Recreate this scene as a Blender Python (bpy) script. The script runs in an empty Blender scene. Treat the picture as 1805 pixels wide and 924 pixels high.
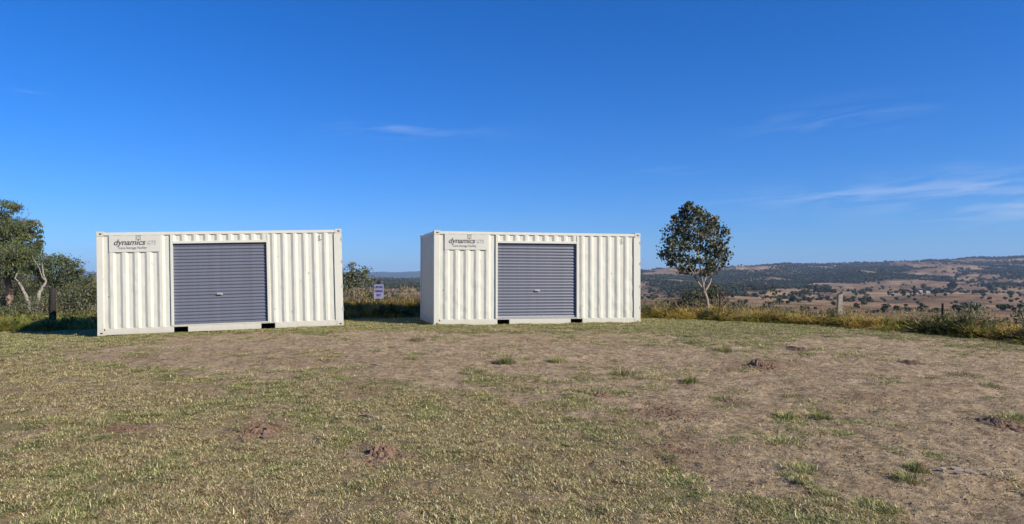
import bpy, bmesh, math, random
import numpy as np
from mathutils import Vector, Matrix

S = bpy.context.scene
C = S.collection
R = math.radians
rng = np.random.default_rng(7)
rnd = random.Random(11)

# ------------------------------------------------------------------ camera
FOC, PX, PY, PITCH, CAMZ = 1233.0, 804.0, 462.0, 0.024, 1.55
cam = bpy.data.cameras.new('camera')
cam.sensor_width = 36.0
cam.lens = 36.0 * FOC / 1805.0
cam.shift_x = (902.5 - PX) / 1805.0
cam.clip_start = 0.1
cam.clip_end = 80000.0
camo = bpy.data.objects.new('camera', cam)
camo.location = (0, 0, CAMZ)
camo.rotation_euler = (math.pi / 2 + PITCH, 0, 0)
C.objects.link(camo)
S.camera = camo

# ------------------------------------------------------------------ sky, sun, exposure
SUN_AZ, SUN_EL = 56.0, 30.0            # to the right of "straight behind the camera"
w = bpy.data.worlds.new('World')
S.world = w
w.use_nodes = True
nt = w.node_tree
nt.nodes.clear()
def N(t, kind, **kw):
    n = t.nodes.new(kind)
    for k, v in kw.items():
        setattr(n, k, v)
    return n
def math_node(t, op, a, b=None, c=None, clamp=False):
    n = t.nodes.new('ShaderNodeMath'); n.operation = op; n.use_clamp = clamp
    for i, v in enumerate((a, b, c)):
        if v is None: continue
        if isinstance(v, (int, float)): n.inputs[i].default_value = v
        else: t.links.new(v, n.inputs[i])
    return n.outputs[0]
sky = N(nt, 'ShaderNodeTexSky', sky_type='NISHITA', sun_disc=False)
sky.sun_elevation = R(SUN_EL)
sky.sun_rotation = R(180 - SUN_AZ)
sky.altitude = 500
sky.air_density = 1.0
sky.dust_density = 0.25
sky.ozone_density = 2.2
hs = N(nt, 'ShaderNodeHueSaturation')
hs.inputs['Saturation'].default_value = 1.12
tint = N(nt, 'ShaderNodeMix', data_type='RGBA', blend_type='MULTIPLY')
tint.inputs[0].default_value = 1.0
tint.inputs[7].default_value = (.43, .72, 1.28, 1)
nt.links.new(sky.outputs[0], tint.inputs[6])
nt.links.new(tint.outputs[2], hs.inputs['Color'])
tc = N(nt, 'ShaderNodeTexCoord')
sep = N(nt, 'ShaderNodeSeparateXYZ')
nt.links.new(tc.outputs['Generated'], sep.inputs[0])
az = math_node(nt, 'ARCTAN2', sep.outputs[0], sep.outputs[1])
el = math_node(nt, 'ARCSINE', sep.outputs[2])
def gauss(v, c, s):
    d = math_node(nt, 'DIVIDE', math_node(nt, 'SUBTRACT', v, c), s)
    return math_node(nt, 'EXPONENT', math_node(nt, 'MULTIPLY', math_node(nt, 'MULTIPLY', d, d), -1.0))
cmb = N(nt, 'ShaderNodeCombineXYZ')
nt.links.new(math_node(nt, 'MULTIPLY', az, 9.0), cmb.inputs[0])
nt.links.new(math_node(nt, 'MULTIPLY', math_node(nt, 'SUBTRACT', el, math_node(nt, 'MULTIPLY', az, 0.06)), 75.0), cmb.inputs[1])
cn = N(nt, 'ShaderNodeTexNoise')
cn.inputs['Scale'].default_value = 1.0; cn.inputs['Detail'].default_value = 7; cn.inputs['Roughness'].default_value = 0.58
cn.inputs['Distortion'].default_value = 0.5
nt.links.new(cmb.outputs[0], cn.inputs['Vector'])
wisp = math_node(nt, 'MULTIPLY', math_node(nt, 'SUBTRACT', cn.outputs[0], 0.42, clamp=True), 3.2, clamp=True)
# cirrus bands (direction in the sky: azimuth, elevation)
m = None
for (a0, e0, sa, se, k) in ((0.66, 0.098, 0.15, 0.026, .42), (0.50, 0.103, 0.14, 0.014, .32), (0.70, 0.078, 0.10, 0.014, .42), (-0.10, 0.212, 0.06, 0.006, .30),
                            (-0.04, 0.205, 0.16, 0.010, .10), (0.50, 0.20, 0.10, 0.02, .16), (0.30, 0.147, 0.05, 0.006, .14), (-.55, .226, .015, .002, .2),
                            (1.5, 0.10, 0.5, 0.05, .5), (-1.8, 0.14, 0.6, 0.04, .4)):
    g = math_node(nt, 'MULTIPLY', math_node(nt, 'MULTIPLY', gauss(az, a0, sa), gauss(el, e0, se)), k)
    m = g if m is None else math_node(nt, 'ADD', m, g)
fac = math_node(nt, 'MULTIPLY', m, wisp, clamp=True)
mx = N(nt, 'ShaderNodeMix', data_type='RGBA')
nt.links.new(fac, mx.inputs[0])
nt.links.new(hs.outputs[0], mx.inputs[6])
mx.inputs[7].default_value = (5.2, 6.2, 8.0, 1)
bg = N(nt, 'ShaderNodeBackground')
bg.inputs['Strength'].default_value = 0.085
nt.links.new(mx.outputs[2], bg.inputs['Color'])
wo = N(nt, 'ShaderNodeOutputWorld')
nt.links.new(bg.outputs[0], wo.inputs['Surface'])

sl = bpy.data.lights.new('sun', 'SUN')
sl.energy = 5.0
sl.angle = R(0.5)
sl.color = (1.0, 0.905, 0.73)
so = bpy.data.objects.new('sun', sl)
sd = Vector((math.sin(R(SUN_AZ)) * math.cos(R(SUN_EL)), -math.cos(R(SUN_AZ)) * math.cos(R(SUN_EL)), math.sin(R(SUN_EL))))
so.rotation_euler = sd.to_track_quat('Z', 'Y').to_euler()
so.location = sd * 60
C.objects.link(so)

S.view_settings.view_transform = 'Standard'
S.view_settings.look = 'None'
S.view_settings.exposure = 0.42
S.view_settings.gamma = 1.0
S.render.engine = 'CYCLES'
S.cycles.use_denoising = True
S.cycles.max_bounces = 6
S.cycles.diffuse_bounces = 3
S.cycles.volume_bounces = 1
S.cycles.transparent_max_bounces = 8

# ------------------------------------------------------------------ helpers
def tag(o, label=None, cat=None, group=None, kind=None):
    if label: o['label'] = label
    if cat: o['category'] = cat
    if group: o['group'] = group
    if kind: o['kind'] = kind
    return o
def empty(name, loc=(0, 0, 0), rot=(0, 0, 0), parent=None):
    o = bpy.data.objects.new(name, None)
    o.empty_display_size = 0.2
    o.location = loc; o.rotation_euler = rot; o.parent = parent
    C.objects.link(o)
    return o
class MB:
    """collects vertices, faces, material slots and per-face colours"""
    def __init__(s):
        s.v = []; s.f = []; s.m = []; s.c = []
    def add(s, vs, fs, mi=0, col=None):
        b = len(s.v)
        s.v += [tuple(p) for p in vs]
        for f in fs:
            s.f.append(tuple(b + i for i in f)); s.m.append(mi); s.c.append(col)
    def box(s, a, b, mi=0, col=None):
        x0, y0, z0 = a; x1, y1, z1 = b
        s.add([(x0, y0, z0), (x1, y0, z0), (x1, y1, z0), (x0, y1, z0), (x0, y0, z1), (x1, y0, z1), (x1, y1, z1), (x0, y1, z1)],
              [(0, 3, 2, 1), (4, 5, 6, 7), (0, 1, 5, 4), (1, 2, 6, 5), (2, 3, 7, 6), (3, 0, 4, 7)], mi, col)
    def tube(s, pts, rad, n=7, mi=0, col=None, cap=True):
        pts = [Vector(p) for p in pts]
        b = len(s.v)
        ref = Vector((0.31, 0.9, 0.13))
        for i, p in enumerate(pts):
            d = (pts[min(i + 1, len(pts) - 1)] - pts[max(i - 1, 0)])
            d = d.normalized() if d.length > 1e-9 else Vector((0, 0, 1))
            u = d.cross(ref)
            if u.length < .1: u = d.cross(Vector((1, 0, 0)))
            u.normalize(); v = d.cross(u)
            for k in range(n):
                a = 2 * math.pi * k / n
                s.v.append(tuple(p + (u * math.cos(a) + v * math.sin(a)) * rad[i]))
        for i in range(len(pts) - 1):
            for k in range(n):
                a = b + i * n + k; c = b + i * n + (k + 1) % n
                s.f.append((a, c, c + n, a + n)); s.m.append(mi); s.c.append(col)
        if cap:
            s.f.append(tuple(b + (len(pts) - 1) * n + k for k in range(n))); s.m.append(mi); s.c.append(col)
            s.f.append(tuple(b + n - 1 - k for k in range(n))); s.m.append(mi); s.c.append(col)
    def mesh(s, name, mats, smooth=False):
        me = bpy.data.meshes.new(name)
        me.from_pydata(s.v, [], s.f)
        for m_ in (mats if isinstance(mats, (list, tuple)) else [mats]): me.materials.append(m_)
        me.polygons.foreach_set('material_index', s.m)
        if smooth: me.polygons.foreach_set('use_smooth', [True] * len(s.f))
        if any(c is not None for c in s.c):
            at = me.color_attributes.new('Col', 'FLOAT_COLOR', 'CORNER')
            buf = []
            for f, c in zip(s.f, s.c):
                c = c or (1, 1, 1)
                buf += [c[0], c[1], c[2], 1.0] * len(f)
            at.data.foreach_set('color', buf)
        me.update()
        return me
    def build(s, name, mats, parent=None, smooth=False, link=True):
        o = bpy.data.objects.new(name, s.mesh(name, mats, smooth))
        o.parent = parent
        if link: C.objects.link(o)
        return o
def bevelled(o, wdt=.006, seg=1):
    bm = bmesh.new(); bm.from_mesh(o.data)
    bmesh.ops.bevel(bm, geom=[e for e in bm.edges if len(e.link_faces) == 2 and e.calc_face_angle(0) > .6], offset=wdt, segments=seg, affect='EDGES')
    bm.to_mesh(o.data); bm.free()
    return o

# numpy noise
def _h(ix, iy, seed):
    n = (ix.astype(np.int64) * 374761393 + iy.astype(np.int64) * 668265263 + seed * 1442695041) & 0xffffffff
    n = ((n ^ (n >> 13)) * 1274126177) & 0xffffffff
    n = (n ^ (n >> 16)) & 0xffffffff
    return n / 4294967295.0
def vnoise(x, y, seed=0):
    x = np.asarray(x, float); y = np.asarray(y, float)
    ix = np.floor(x); iy = np.floor(y); fx = x - ix; fy = y - iy
    fx = fx * fx * fx * (fx * (fx * 6 - 15) + 10); fy = fy * fy * fy * (fy * (fy * 6 - 15) + 10)
    a = _h(ix, iy, seed); b = _h(ix + 1, iy, seed); c = _h(ix, iy + 1, seed); d = _h(ix + 1, iy + 1, seed)
    return (a + (b - a) * fx) * (1 - fy) + (c + (d - c) * fx) * fy
def fbm(x, y, seed=0, octv=4, gain=.5):
    x = np.asarray(x, float); y = np.asarray(y, float)
    s = 0; a = 1; t = 0
    for i in range(octv):
        s = s + a * vnoise(x * 2 ** i + 17.3 * i, y * 2 ** i - 9.1 * i, seed + i); t += a; a *= gain
    return s / t
def sstep(x, a, b):
    t = np.clip((np.asarray(x, float) - a) / (b - a), 0, 1)
    return t * t * (3 - 2 * t)

# ------------------------------------------------------------------ terrain height
cP, sP = math.cos(PITCH), math.sin(PITCH)
def pix(x, y, z):
    """where a place shows in the photograph; used to lay the soil and grass areas out on the ground"""
    x = np.asarray(x, float); y = np.asarray(y, float); z = np.asarray(z, float) - CAMZ
    f = np.maximum(y * cP + z * sP, 1e-3); u = -y * sP + z * cP
    return PX + FOC * x / f, PY - FOC * u / f
def at(px, py, Y):
    u = (PY - py) / FOC
    fy = cP - sP * u
    k = Y / fy
    return Vector(((px - PX) / FOC * k, Y, CAMZ + (sP + cP * u) * k))
# depth of the edge of the tall grass, by picture column
TG_PX = [-900, -200, 0, 170, 606, 740, 1130, 1300, 1400, 1500, 1600, 1700, 1805, 2000, 2600]
TG_Y = [20, 20.8, 20.6, 21.0, 22.4, 23.0, 22.6, 21.4, 20.3, 18.8, 17.2, 15.9, 14.9, 13.4, 10]
SK_PX = [-900, 145, 700, 900, 1000, 1130, 1200, 1300, 1500, 1600, 1700, 1805, 2000, 2600]
SK_Y = [497, 497, 497, 492, 487, 483, 480, 475, 470, 466, 462, 456, 455, 460]
def height(x, y):
    x = np.asarray(x, float); y = np.asarray(y, float)
    r = np.hypot(x, y)
    Yd = np.maximum(y, 1e-3)
    px = np.where(y > 0.2 * np.abs(x), PX + FOC * x / Yd, np.where(x > 0, 2600, -900))
    px = np.clip(px, -900, 2600)
    near = .27 * sstep(y, 1, 19) - .03 * np.maximum(0, -3.2 - x) * sstep(y, 6, 17.5) - .012 * np.maximum(0, x - 6) * sstep(y, 3, 14)
    near = near + .05 * (fbm(x * .35, y * .35, 3, 3) - .5) * sstep(r, 2, 5) * (1 - .8 * sstep(y, 14.5, 17) * sstep(24 - y, 0, 3))
    near = np.where(r > 60, 0, near)
    edge = np.interp(px, TG_PX, TG_Y) + 1.0
    Yeff = np.where(y > 0.2 * np.abs(x), y, r)
    # far profile: picture height of the land by depth
    lY = np.log(np.maximum(Yeff, 1))
    k = [math.log(v) for v in (26, 60, 150, 400, 600, 800, 1000, 1500, 2200, 3000)]
    tR = [-.052, -.060, -.060, -.050, -.0435, -.033, -.0260, -.0165, -.0105, -.001]
    tL = [-.052, -.045, -.045, -.042, -.036, -.029, -.0235, -.016, -.0115, -.0085]
    wl = sstep(px, 500, 1000)
    tR_, tL_ = np.interp(lY, k, tR), np.interp(lY, k, tL)
    sk = (491.6 - np.interp(px, SK_PX, SK_Y)) / FOC
    tp = tL_ + (tR_ - tL_) * wl
    tp = tp + (sk - tp) * sstep(lY, math.log(1500), math.log(4300))
    far = 1.55 + Yeff * tp
    drop = sstep(Yeff, 4300, 7500)
    far = np.where(Yeff > 4300, 1.55 + 4300 * sk * (1 - drop) - 30 * drop, far)
    fr = 12000 * (491.6 - (479.5 + 2.6 * np.sin(px / 230.) + 3 * (vnoise(px / 160., px * 0, 5) - .5))) / FOC
    far = far + sstep(Yeff, 8200, 12000) * (fr + 30) * (1 - .5 * sstep(Yeff, 12500, 17000))
    amp = 4 * sstep(Yeff, 90, 300) + 13 * sstep(Yeff, 250, 900) + 14 * sstep(Yeff, 1200, 2600) + 8 * sstep(Yeff, 2200, 4000) * sstep(6000 - Yeff, 0, 1500)
    far = far + amp * (fbm(x / 260., y / 330., 21, 5, .5) - .5) * 1.9
    # left side stays high behind the containers (bushland)
    lf = sstep(-px, -760, -250) * sstep(120 - Yeff, 0, 60)
    gl = near - .035 * np.maximum(0, Yeff - edge)
    ridge = near - .10 * np.maximum(0, Yeff - edge)
    b = sstep(Yeff - edge, 0, 55)
    zr = ridge * (1 - b) + far * b
    return np.where(Yeff <= edge, near, zr * (1 - lf) + gl * lf)
def hz(x, y): return float(height(np.array([x]), np.array([y]))[0])
def gp(px, py):
    """ground point under a picture position"""
    lo, hi = 2.5, 40.0
    for _ in range(50):
        mid = (lo + hi) / 2
        p = at(px, py, mid)
        if p.z > hz(p.x, p.y): lo = mid
        else: hi = mid
    p = at(px, py, lo)
    return Vector((p.x, p.y, hz(p.x, p.y)))

# ------------------------------------------------------------------ ground cover map
G_ROWS = [
 (560, [(0,.9),(1805,.9)]),
 (580, [(-200,.9),(0,.9),(600,.75),(700,.8),(900,.7),(1100,.8),(1300,.9),(1500,.85),(1700,.95),(2200,.95)]),
 (592, [(-200,.9),(160,.85),(300,.7),(450,.45),(600,.35),(750,.3),(900,.25),(1050,.4),(1200,.55),(1300,.7),(1400,.65),(1500,.55),(1600,.7),(1805,.95)]),
 (606, [(-200,.9),(160,.7),(240,.4),(300,.25),(450,.12),(600,.08),(750,.12),(900,.08),(1050,.2),(1200,.4),(1300,.45),(1400,.35),(1500,.2),(1600,.2),(1700,.6),(1805,.8)]),
 (630, [(-200,.8),(0,.75),(130,.5),(200,.2),(300,.2),(400,.06),(500,.06),(600,.14),(700,.35),(800,.15),(900,.2),(1000,.25),(1100,.22),(1200,.2),(1300,.2),(1400,.25),(1500,.12),(1700,.06),(1805,.15)]),
 (660, [(-200,.85),(200,.8),(350,.5),(400,.3),(450,.25),(550,.65),(700,.35),(780,.12),(850,.5),(950,.38),(1050,.32),(1200,.22),(1350,.15),(1500,.12),(1805,.15)]),
 (700, [(-200,.8),(100,.75),(300,.85),(500,.85),(650,.7),(800,.72),(870,.62),(950,.5),(1050,.25),(1150,.22),(1300,.17),(1500,.08),(1805,.1)]),
 (750, [(-200,.9),(160,.75),(230,.4),(300,.75),(400,.7),(460,.3),(540,.75),(800,.9),(950,.85),(1050,.8),(1150,.62),(1220,.25),(1350,.35),(1450,.3),(1550,.12),(1700,.1),(1805,.3)]),
 (800, [(-200,.9),(400,.9),(600,.8),(670,.45),(760,.9),(1000,.95),(1100,.9),(1180,.8),(1230,.3),(1400,.35),(1500,.12),(1805,.1)]),
 (850, [(-200,.95),(1150,.95),(1250,.55),(1300,.3),(1420,.5),(1500,.15),(1805,.1)]),
 (900, [(-200,.95),(1300,.95),(1400,.8),(1500,.65),(1600,.45),(1700,.12),(1805,.08)]),
 (960, [(-200,.95),(1500,.95),(1650,.7),(1750,.3),(1805,.15)]),
]
def cover(x, y, z=None):
    """grass amount 0..1, green amount 0..1, red soil 0..1"""
    if z is None: z = height(x, y)
    px, py = pix(x, y, z)
    wx = (fbm(x * .9, y * .6, 31, 3) - .5); wy = (fbm(x * .9, y * .6, 37, 3) - .5)
    pxx = px + wx * 90; pyy = np.clip(py + wy * 16 * np.clip((py - 560) / 60, 0, 1.6), 560, 960)
    rows = np.array([np.interp(pxx, [a for a, _ in r], [b for _, b in r]) for _, r in G_ROWS])
    ys = np.array([a for a, _ in G_ROWS], float)
    i = np.clip(np.searchsorted(ys, pyy) - 1, 0, len(ys) - 2)
    t = np.clip((pyy - ys[i]) / (ys[i + 1] - ys[i]), 0, 1)
    idx = np.arange(len(px))
    base = rows[i, idx] * (1 - t) + rows[i + 1, idx] * t
    base = np.where((py > 960) | (y < 3.5), .8, base)
    n = .55 * fbm(x * 1.5, y * 1.2, 41, 5, .62) + .45 * fbm(x * 4.2, y * 3.4, 45, 4, .6)
    base = np.clip(np.where(base < .45, base * .72 + .02, base), 0, .97)
    g = sstep(n, .5 + (.5 - base) * .62 - .055, .5 + (.5 - base) * .62 + .085)
    green = sstep(.6 * fbm(x * .8 + 5, y * .6, 51, 4, .6) + .4 * fbm(x * 3 + 5, y * 2.4, 53, 3, .6), .44, .60)
    green = np.maximum(green * .8, sstep(.75 - base, 0, .3) * .75)
    green = np.maximum(green, sstep(200 - px, 0, 200) * sstep(640 - py, 0, 30) * .9)
    green = np.maximum(green, .75 * sstep(612 - py, 0, 14))
    red = np.zeros_like(g)
    for (a, b, sa, sb, k) in ((220, 762, 90, 14, .9), (460, 758, 60, 18, 1), (670, 800, 50, 16, 1), (640, 692, 50, 14, .7), (1190, 796, 60, 26, .8), (970, 780, 60, 8, .6), (40, 694, 60, 10, .7),
                              (560, 640, 120, 12, .4), (250, 632, 120, 10, .35), (1160, 732, 80, 10, .5), (1340, 645, 70, 10, .8), (1770, 745, 60, 12, .8), (1480, 702, 110, 10, .45), (440, 865, 50, 18, .8), (90, 860, 80, 20, .3)):
        red = np.maximum(red, k * np.exp(-((px - a) / sa) ** 2 - ((py - b) / sb) ** 2))
    red = red * (.4 + 1.0 * vnoise(x * 5, y * 5, 61))
    g = g * (1 - .75 * np.clip(red, 0, 1))
    return g, green, np.clip(red, 0, 1)

# ------------------------------------------------------------------ materials
def mat(name, rough=.9, spec=.25):
    m_ = bpy.data.materials.new(name); m_.use_nodes = True
    t = m_.node_tree
    b = t.nodes['Principled BSDF']
    b.inputs['Roughness'].default_value = rough
    b.inputs['Specular IOR Level'].default_value = spec
    return m_, t, b
def noise(t, scale, detail=4, rough=.55, vec=None, dist=0.0, kind='Object'):
    n = t.nodes.new('ShaderNodeTexNoise')
    n.inputs['Scale'].default_value = scale; n.inputs['Detail'].default_value = detail
    n.inputs['Roughness'].default_value = rough; n.inputs['Distortion'].default_value = dist
    if vec is None:
        c = t.nodes.new('ShaderNodeTexCoord'); vec = c.outputs[kind]
    t.links.new(vec, n.inputs['Vector'])
    return n.outputs[0]
def ramp(t, fac_, stops):
    r = t.nodes.new('ShaderNodeValToRGB')
    e = r.color_ramp.elements
    while len(e) < len(stops): e.new(.5)
    for i, (p, c) in enumerate(stops):
        e[i].position = p; e[i].color = (*c, 1) if len(c) == 3 else c
    t.links.new(fac_, r.inputs[0])
    return r.outputs[0]
def mixc(t, fac_, a, b, mode='MIX'):
    n = t.nodes.new('ShaderNodeMix'); n.data_type = 'RGBA'; n.blend_type = mode
    for sck, v in ((n.inputs[0], fac_), (n.inputs[6], a), (n.inputs[7], b)):
        if isinstance(v, (int, float)): sck.default_value = v
        elif isinstance(v, tuple): sck.default_value = (*v, 1) if len(v) == 3 else v
        else: t.links.new(v, sck)
    return n.outputs[2]
def attr(t, name):
    a = t.nodes.new('ShaderNodeAttribute'); a.attribute_name = name
    return a
def bump(t, b, h, strength=.5, dist=.02):
    n = t.nodes.new('ShaderNodeBump'); n.inputs['Strength'].default_value = strength; n.inputs['Distance'].default_value = dist
    t.links.new(h, n.inputs['Height']); t.links.new(n.outputs[0], b.inputs['Normal'])
def objrand(t):
    return t.nodes.new('ShaderNodeObjectInfo').outputs['Random']

def make_ground_mat():
    m_, t, b = mat('soil_and_grass', .95, .15)
    a = attr(t, 'cover')
    s = t.nodes.new('ShaderNodeSeparateColor'); t.links.new(a.outputs['Color'], s.inputs[0])
    n1 = noise(t, 3.0, 8, .65); n2 = noise(t, 38, 6, .7); n3 = noise(t, 140, 3, .6)
    soil = ramp(t, n1, [(.28, (.29, .215, .135)), (.5, (.47, .36, .235)), (.72, (.60, .48, .33))])
    soil = mixc(t, .75, soil, ramp(t, n2, [(.34, (.35, .32, .30)), (.47, (.95, .93, .9)), (.66, (1.35, 1.3, 1.2))]), 'MULTIPLY')
    soil = mixc(t, .7, soil, ramp(t, noise(t, 11, 5, .65), [(.38, (.45, .41, .37)), (.50, (.98, .97, .96)), (.64, (1.3, 1.26, 1.18))]), 'MULTIPLY')
    redc = ramp(t, n2, [(.3, (.12, .065, .04)), (.55, (.27, .16, .10)), (.75, (.36, .24, .16))])
    soil = mixc(t, s.outputs[2], soil, redc)
    straw = ramp(t, n3, [(.36, (.11, .075, .035)), (.52, (.33, .25, .12)), (.66, (.60, .49, .27))])
    grn = ramp(t, n3, [(.36, (.035, .045, .015)), (.52, (.13, .155, .045)), (.66, (.27, .29, .10))])
    gr = mixc(t, s.outputs[1], straw, grn)
    edge = math_node(t, 'ADD', s.outputs[0], math_node(t, 'MULTIPLY', math_node(t, 'SUBTRACT', n2, .5), .9), clamp=True)
    edge = math_node(t, 'MULTIPLY', math_node(t, 'MULTIPLY', edge, ramp(t, noise(t, 2.6, 5, .65), [(.38, (.25, .25, .25)), (.55, (1, 1, 1))])), .85)
    col = mixc(t, edge, soil, gr)
    t.links.new(col, b.inputs['Base Color'])
    h = math_node(t, 'ADD', math_node(t, 'MULTIPLY', n2, .8), math_node(t, 'MULTIPLY', n3, .25))
    h = math_node(t, 'ADD', h, math_node(t, 'MULTIPLY', noise(t, 11, 5, .65), 1.4))
    bump(t, b, h, 1.0, .06)
    return m_
def make_hill_mat():
    m_, t, b = mat('hill_grassland', 1.0, .05)
    n1 = noise(t, .004, 6, .6); n2 = noise(t, .03, 5, .65); n3 = noise(t, .25, 4, .6)
    c = ramp(t, n1, [(.32, (.16, .105, .06)), (.5, (.27, .178, .108)), (.66, (.37, .28, .17))])
    c = mixc(t, .75, c, ramp(t, n2, [(.34, (.5, .5, .45)), (.5, (1, .97, .95)), (.66, (1.3, 1.25, 1.15))]), 'MULTIPLY')
    c = mixc(t, .8, c, ramp(t, n3, [(.3, (.55, .55, .5)), (.5, (1, 1, 1)), (.7, (1.2, 1.2, 1.15))]), 'MULTIPLY')
    mp_ = t.nodes.new('ShaderNodeMapping'); mp_.inputs['Scale'].default_value = (1, .35, 1)
    tc_ = t.nodes.new('ShaderNodeTexCoord'); t.links.new(tc_.outputs['Object'], mp_.inputs[0])
    n4 = noise(t, .022, 7, .7, mp_.outputs[0], 1.5)
    c = mixc(t, .85, c, ramp(t, n4, [(.38, (.45, .47, .40)), (.5, (1, 1, 1)), (.62, (1.25, 1.15, 1.0))]), 'MULTIPLY')
    a = attr(t, 'wood')
    c = mixc(t, a.outputs['Fac'], c, ramp(t, n2, [(.3, (.018, .026, .014)), (.7, (.055, .065, .035))]))
    t.links.new(c, b.inputs['Base Color'])
    return m_
def leafy(name, rough=.6, spec=.3, trans=.25, tint=(1, 1, 1), var=.35):
    """thin leaves and blades: colour of each blade is stored on it, each clump varies a little"""
    m_, t, b = mat(name, rough, spec)
    a = attr(t, 'Col')
    v = math_node(t, 'ADD', math_node(t, 'MULTIPLY', objrand(t), var * 2), 1 - var)
    c = mixc(t, 1.0, a.outputs['Color'], tint, 'MULTIPLY')
    cc = t.nodes.new('ShaderNodeVectorMath'); cc.operation = 'SCALE'
    t.links.new(c, cc.inputs[0]); t.links.new(v, cc.inputs['Scale'])
    t.links.new(cc.outputs[0], b.inputs['Base Color'])
    if trans:
        tr = t.nodes.new('ShaderNodeBsdfTranslucent'); t.links.new(cc.outputs[0], tr.inputs['Color'])
        ms = t.nodes.new('ShaderNodeMixShader'); ms.inputs[0].default_value = trans
        out = [n for n in t.nodes if n.type == 'OUTPUT_MATERIAL'][0]
        t.links.new(b.outputs[0], ms.inputs[1]); t.links.new(tr.outputs[0], ms.inputs[2]); t.links.new(ms.outputs[0], out.inputs['Surface'])
    return m_
def paint(name, base, rough=.5, spec=.35, dirt=.25, rust=0.0, lowdirt=True):
    m_, t, b = mat(name, rough, spec)
    tcn = t.nodes.new('ShaderNodeTexCoord')
    mp = t.nodes.new('ShaderNodeMapping'); mp.inputs['Scale'].default_value = (7, 7, 1.1)
    t.links.new(tcn.outputs['Object'], mp.inputs[0])
    n1 = noise(t, 1.4, 6, .65, mp.outputs[0]); n2 = noise(t, 5, 6, .6)
    d = ramp(t, n1, [(.42, (0, 0, 0)), (.75, (1, 1, 1))])
    dark = tuple(v * k for v, k in zip(base, (.72, .66, .55)))
    c = mixc(t, math_node(t, 'MULTIPLY', d, dirt), base, dark)
    c = mixc(t, math_node(t, 'MULTIPLY', ramp(t, n2, [(.45, (0, 0, 0)), (.8, (1, 1, 1))]), dirt * .8), c, tuple(v * .8 for v in base))
    if lowdirt:
        sp = t.nodes.new('ShaderNodeSeparateXYZ'); t.links.new(tcn.outputs['Object'], sp.inputs[0])
        lo = ramp(t, math_node(t, 'ADD', sp.outputs[2], math_node(t, 'MULTIPLY', n2, .35)), [(.12, (1, 1, 1)), (.42, (0, 0, 0))])
        c = mixc(t, math_node(t, 'MULTIPLY', lo, .5), c, (.42, .34, .25))
    if rust:
        r_ = ramp(t, noise(t, 9, 8, .7), [(.63, (0, 0, 0)), (.70, (1, 1, 1))])
        c = mixc(t, math_node(t, 'MULTIPLY', r_, rust), c, (.20, .10, .055))
    t.links.new(c, b.inputs['Base Color'])
    bump(t, b, n2, .12, .01)
    return m_
def plain(name, col, rough=.7, spec=.3, sc=20, k=.3):
    m_, t, b = mat(name, rough, spec)
    n = noise(t, sc, 5, .65)
    c = mixc(t, k, col, ramp(t, n, [(.3, (.35, .35, .35)), (.5, (1, 1, 1)), (.7, (1.5, 1.5, 1.5))]), 'MULTIPLY')
    t.links.new(c, b.inputs['Base Color'])
    bump(t, b, n, .3, .01)
    return m_
M = {}
M['ground'] = make_ground_mat()
M['hill'] = make_hill_mat()
M['paint'] = paint('cream_container_paint', (.572, .572, .51), .5, .35, .28, .8)
M['panel'] = paint('flat_panel_paint', (.525, .525, .485), .5, .35, .15, 0, False)
M['roller'] = paint('blue_grey_roller_paint', (.13, .142, .185), .38, .45, .5, 0, False)
M['dark'] = plain('dark_interior', (.03, .03, .03))
M['steel'] = plain('bare_steel', (.35, .35, .36), .4, .5)
M['ink'] = plain('dark_grey_print', (.085, .085, .095), .6, .3, 30, .1)
M['ink2'] = plain('mid_grey_print', (.16, .16, .165), .6, .3, 30, .1)
M['blue_ink'] = plain('blue_sign_print', (.05, .04, .22), .6, .3, 30, .1)
M['sign'] = plain('shade_toned_sign_board', (.27, .28, .43), .5, .3, 8, .1)  # white board, its shade put into the lavender base colour
M['post'] = plain('shade_darkened_weathered_wood', (.035, .03, .028), .9, .1, 14, .6)  # near-black base colour carries the shade on the left fence post
M['palepost'] = plain('pale_split_post_wood', (.33, .285, .23), .9, .1, 14, .6)
M['picket'] = plain('rusty_star_picket', (.09, .055, .04), .8, .2, 40, .5)
M['wire'] = plain('dull_wire', (.10, .09, .085), .6, .4, 30, .2)
M['bark'] = plain('pale_grey_bark', (.27, .235, .20), .9, .1, 9, .7)
M['bark2'] = plain('young_tree_bark', (.27, .23, .19), .9, .1, 25, .7)
M['barkred'] = plain('pinkish_brown_bark', (.26, .18, .14), .9, .1, 6, .8)
M['blade'] = leafy('grass_blades', .7, .25, .25, (1, 1, 1), .3)
M['leaf'] = leafy('tree_leaves', .5, .45, .15, (1, 1, 1), .0)
M['farleaf'] = leafy('far_tree_leaves', .8, .1, .0, (1, 1, 1), .4)
M['clod'] = plain('reddish_brown_earth', (.19, .125, .085), 1, .05, 30, .8)
M['greyclod'] = plain('grey_brown_earth', (.27, .20, .14), 1, .05, 30, .8)
M['crust'] = plain('pale_earth_crust', (.30, .245, .19), 1, .05, 25, .5)
M['roofing'] = plain('pale_roof_sheeting', (.38, .38, .39), .5, .3, 1, .2)
M['farmwall'] = plain('cream_farm_wall', (.33, .29, .22), .8, .2, 1, .2)
M['track'] = plain('pale_track_dirt', (.38, .31, .25), 1, .05, .05, .3)

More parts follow.
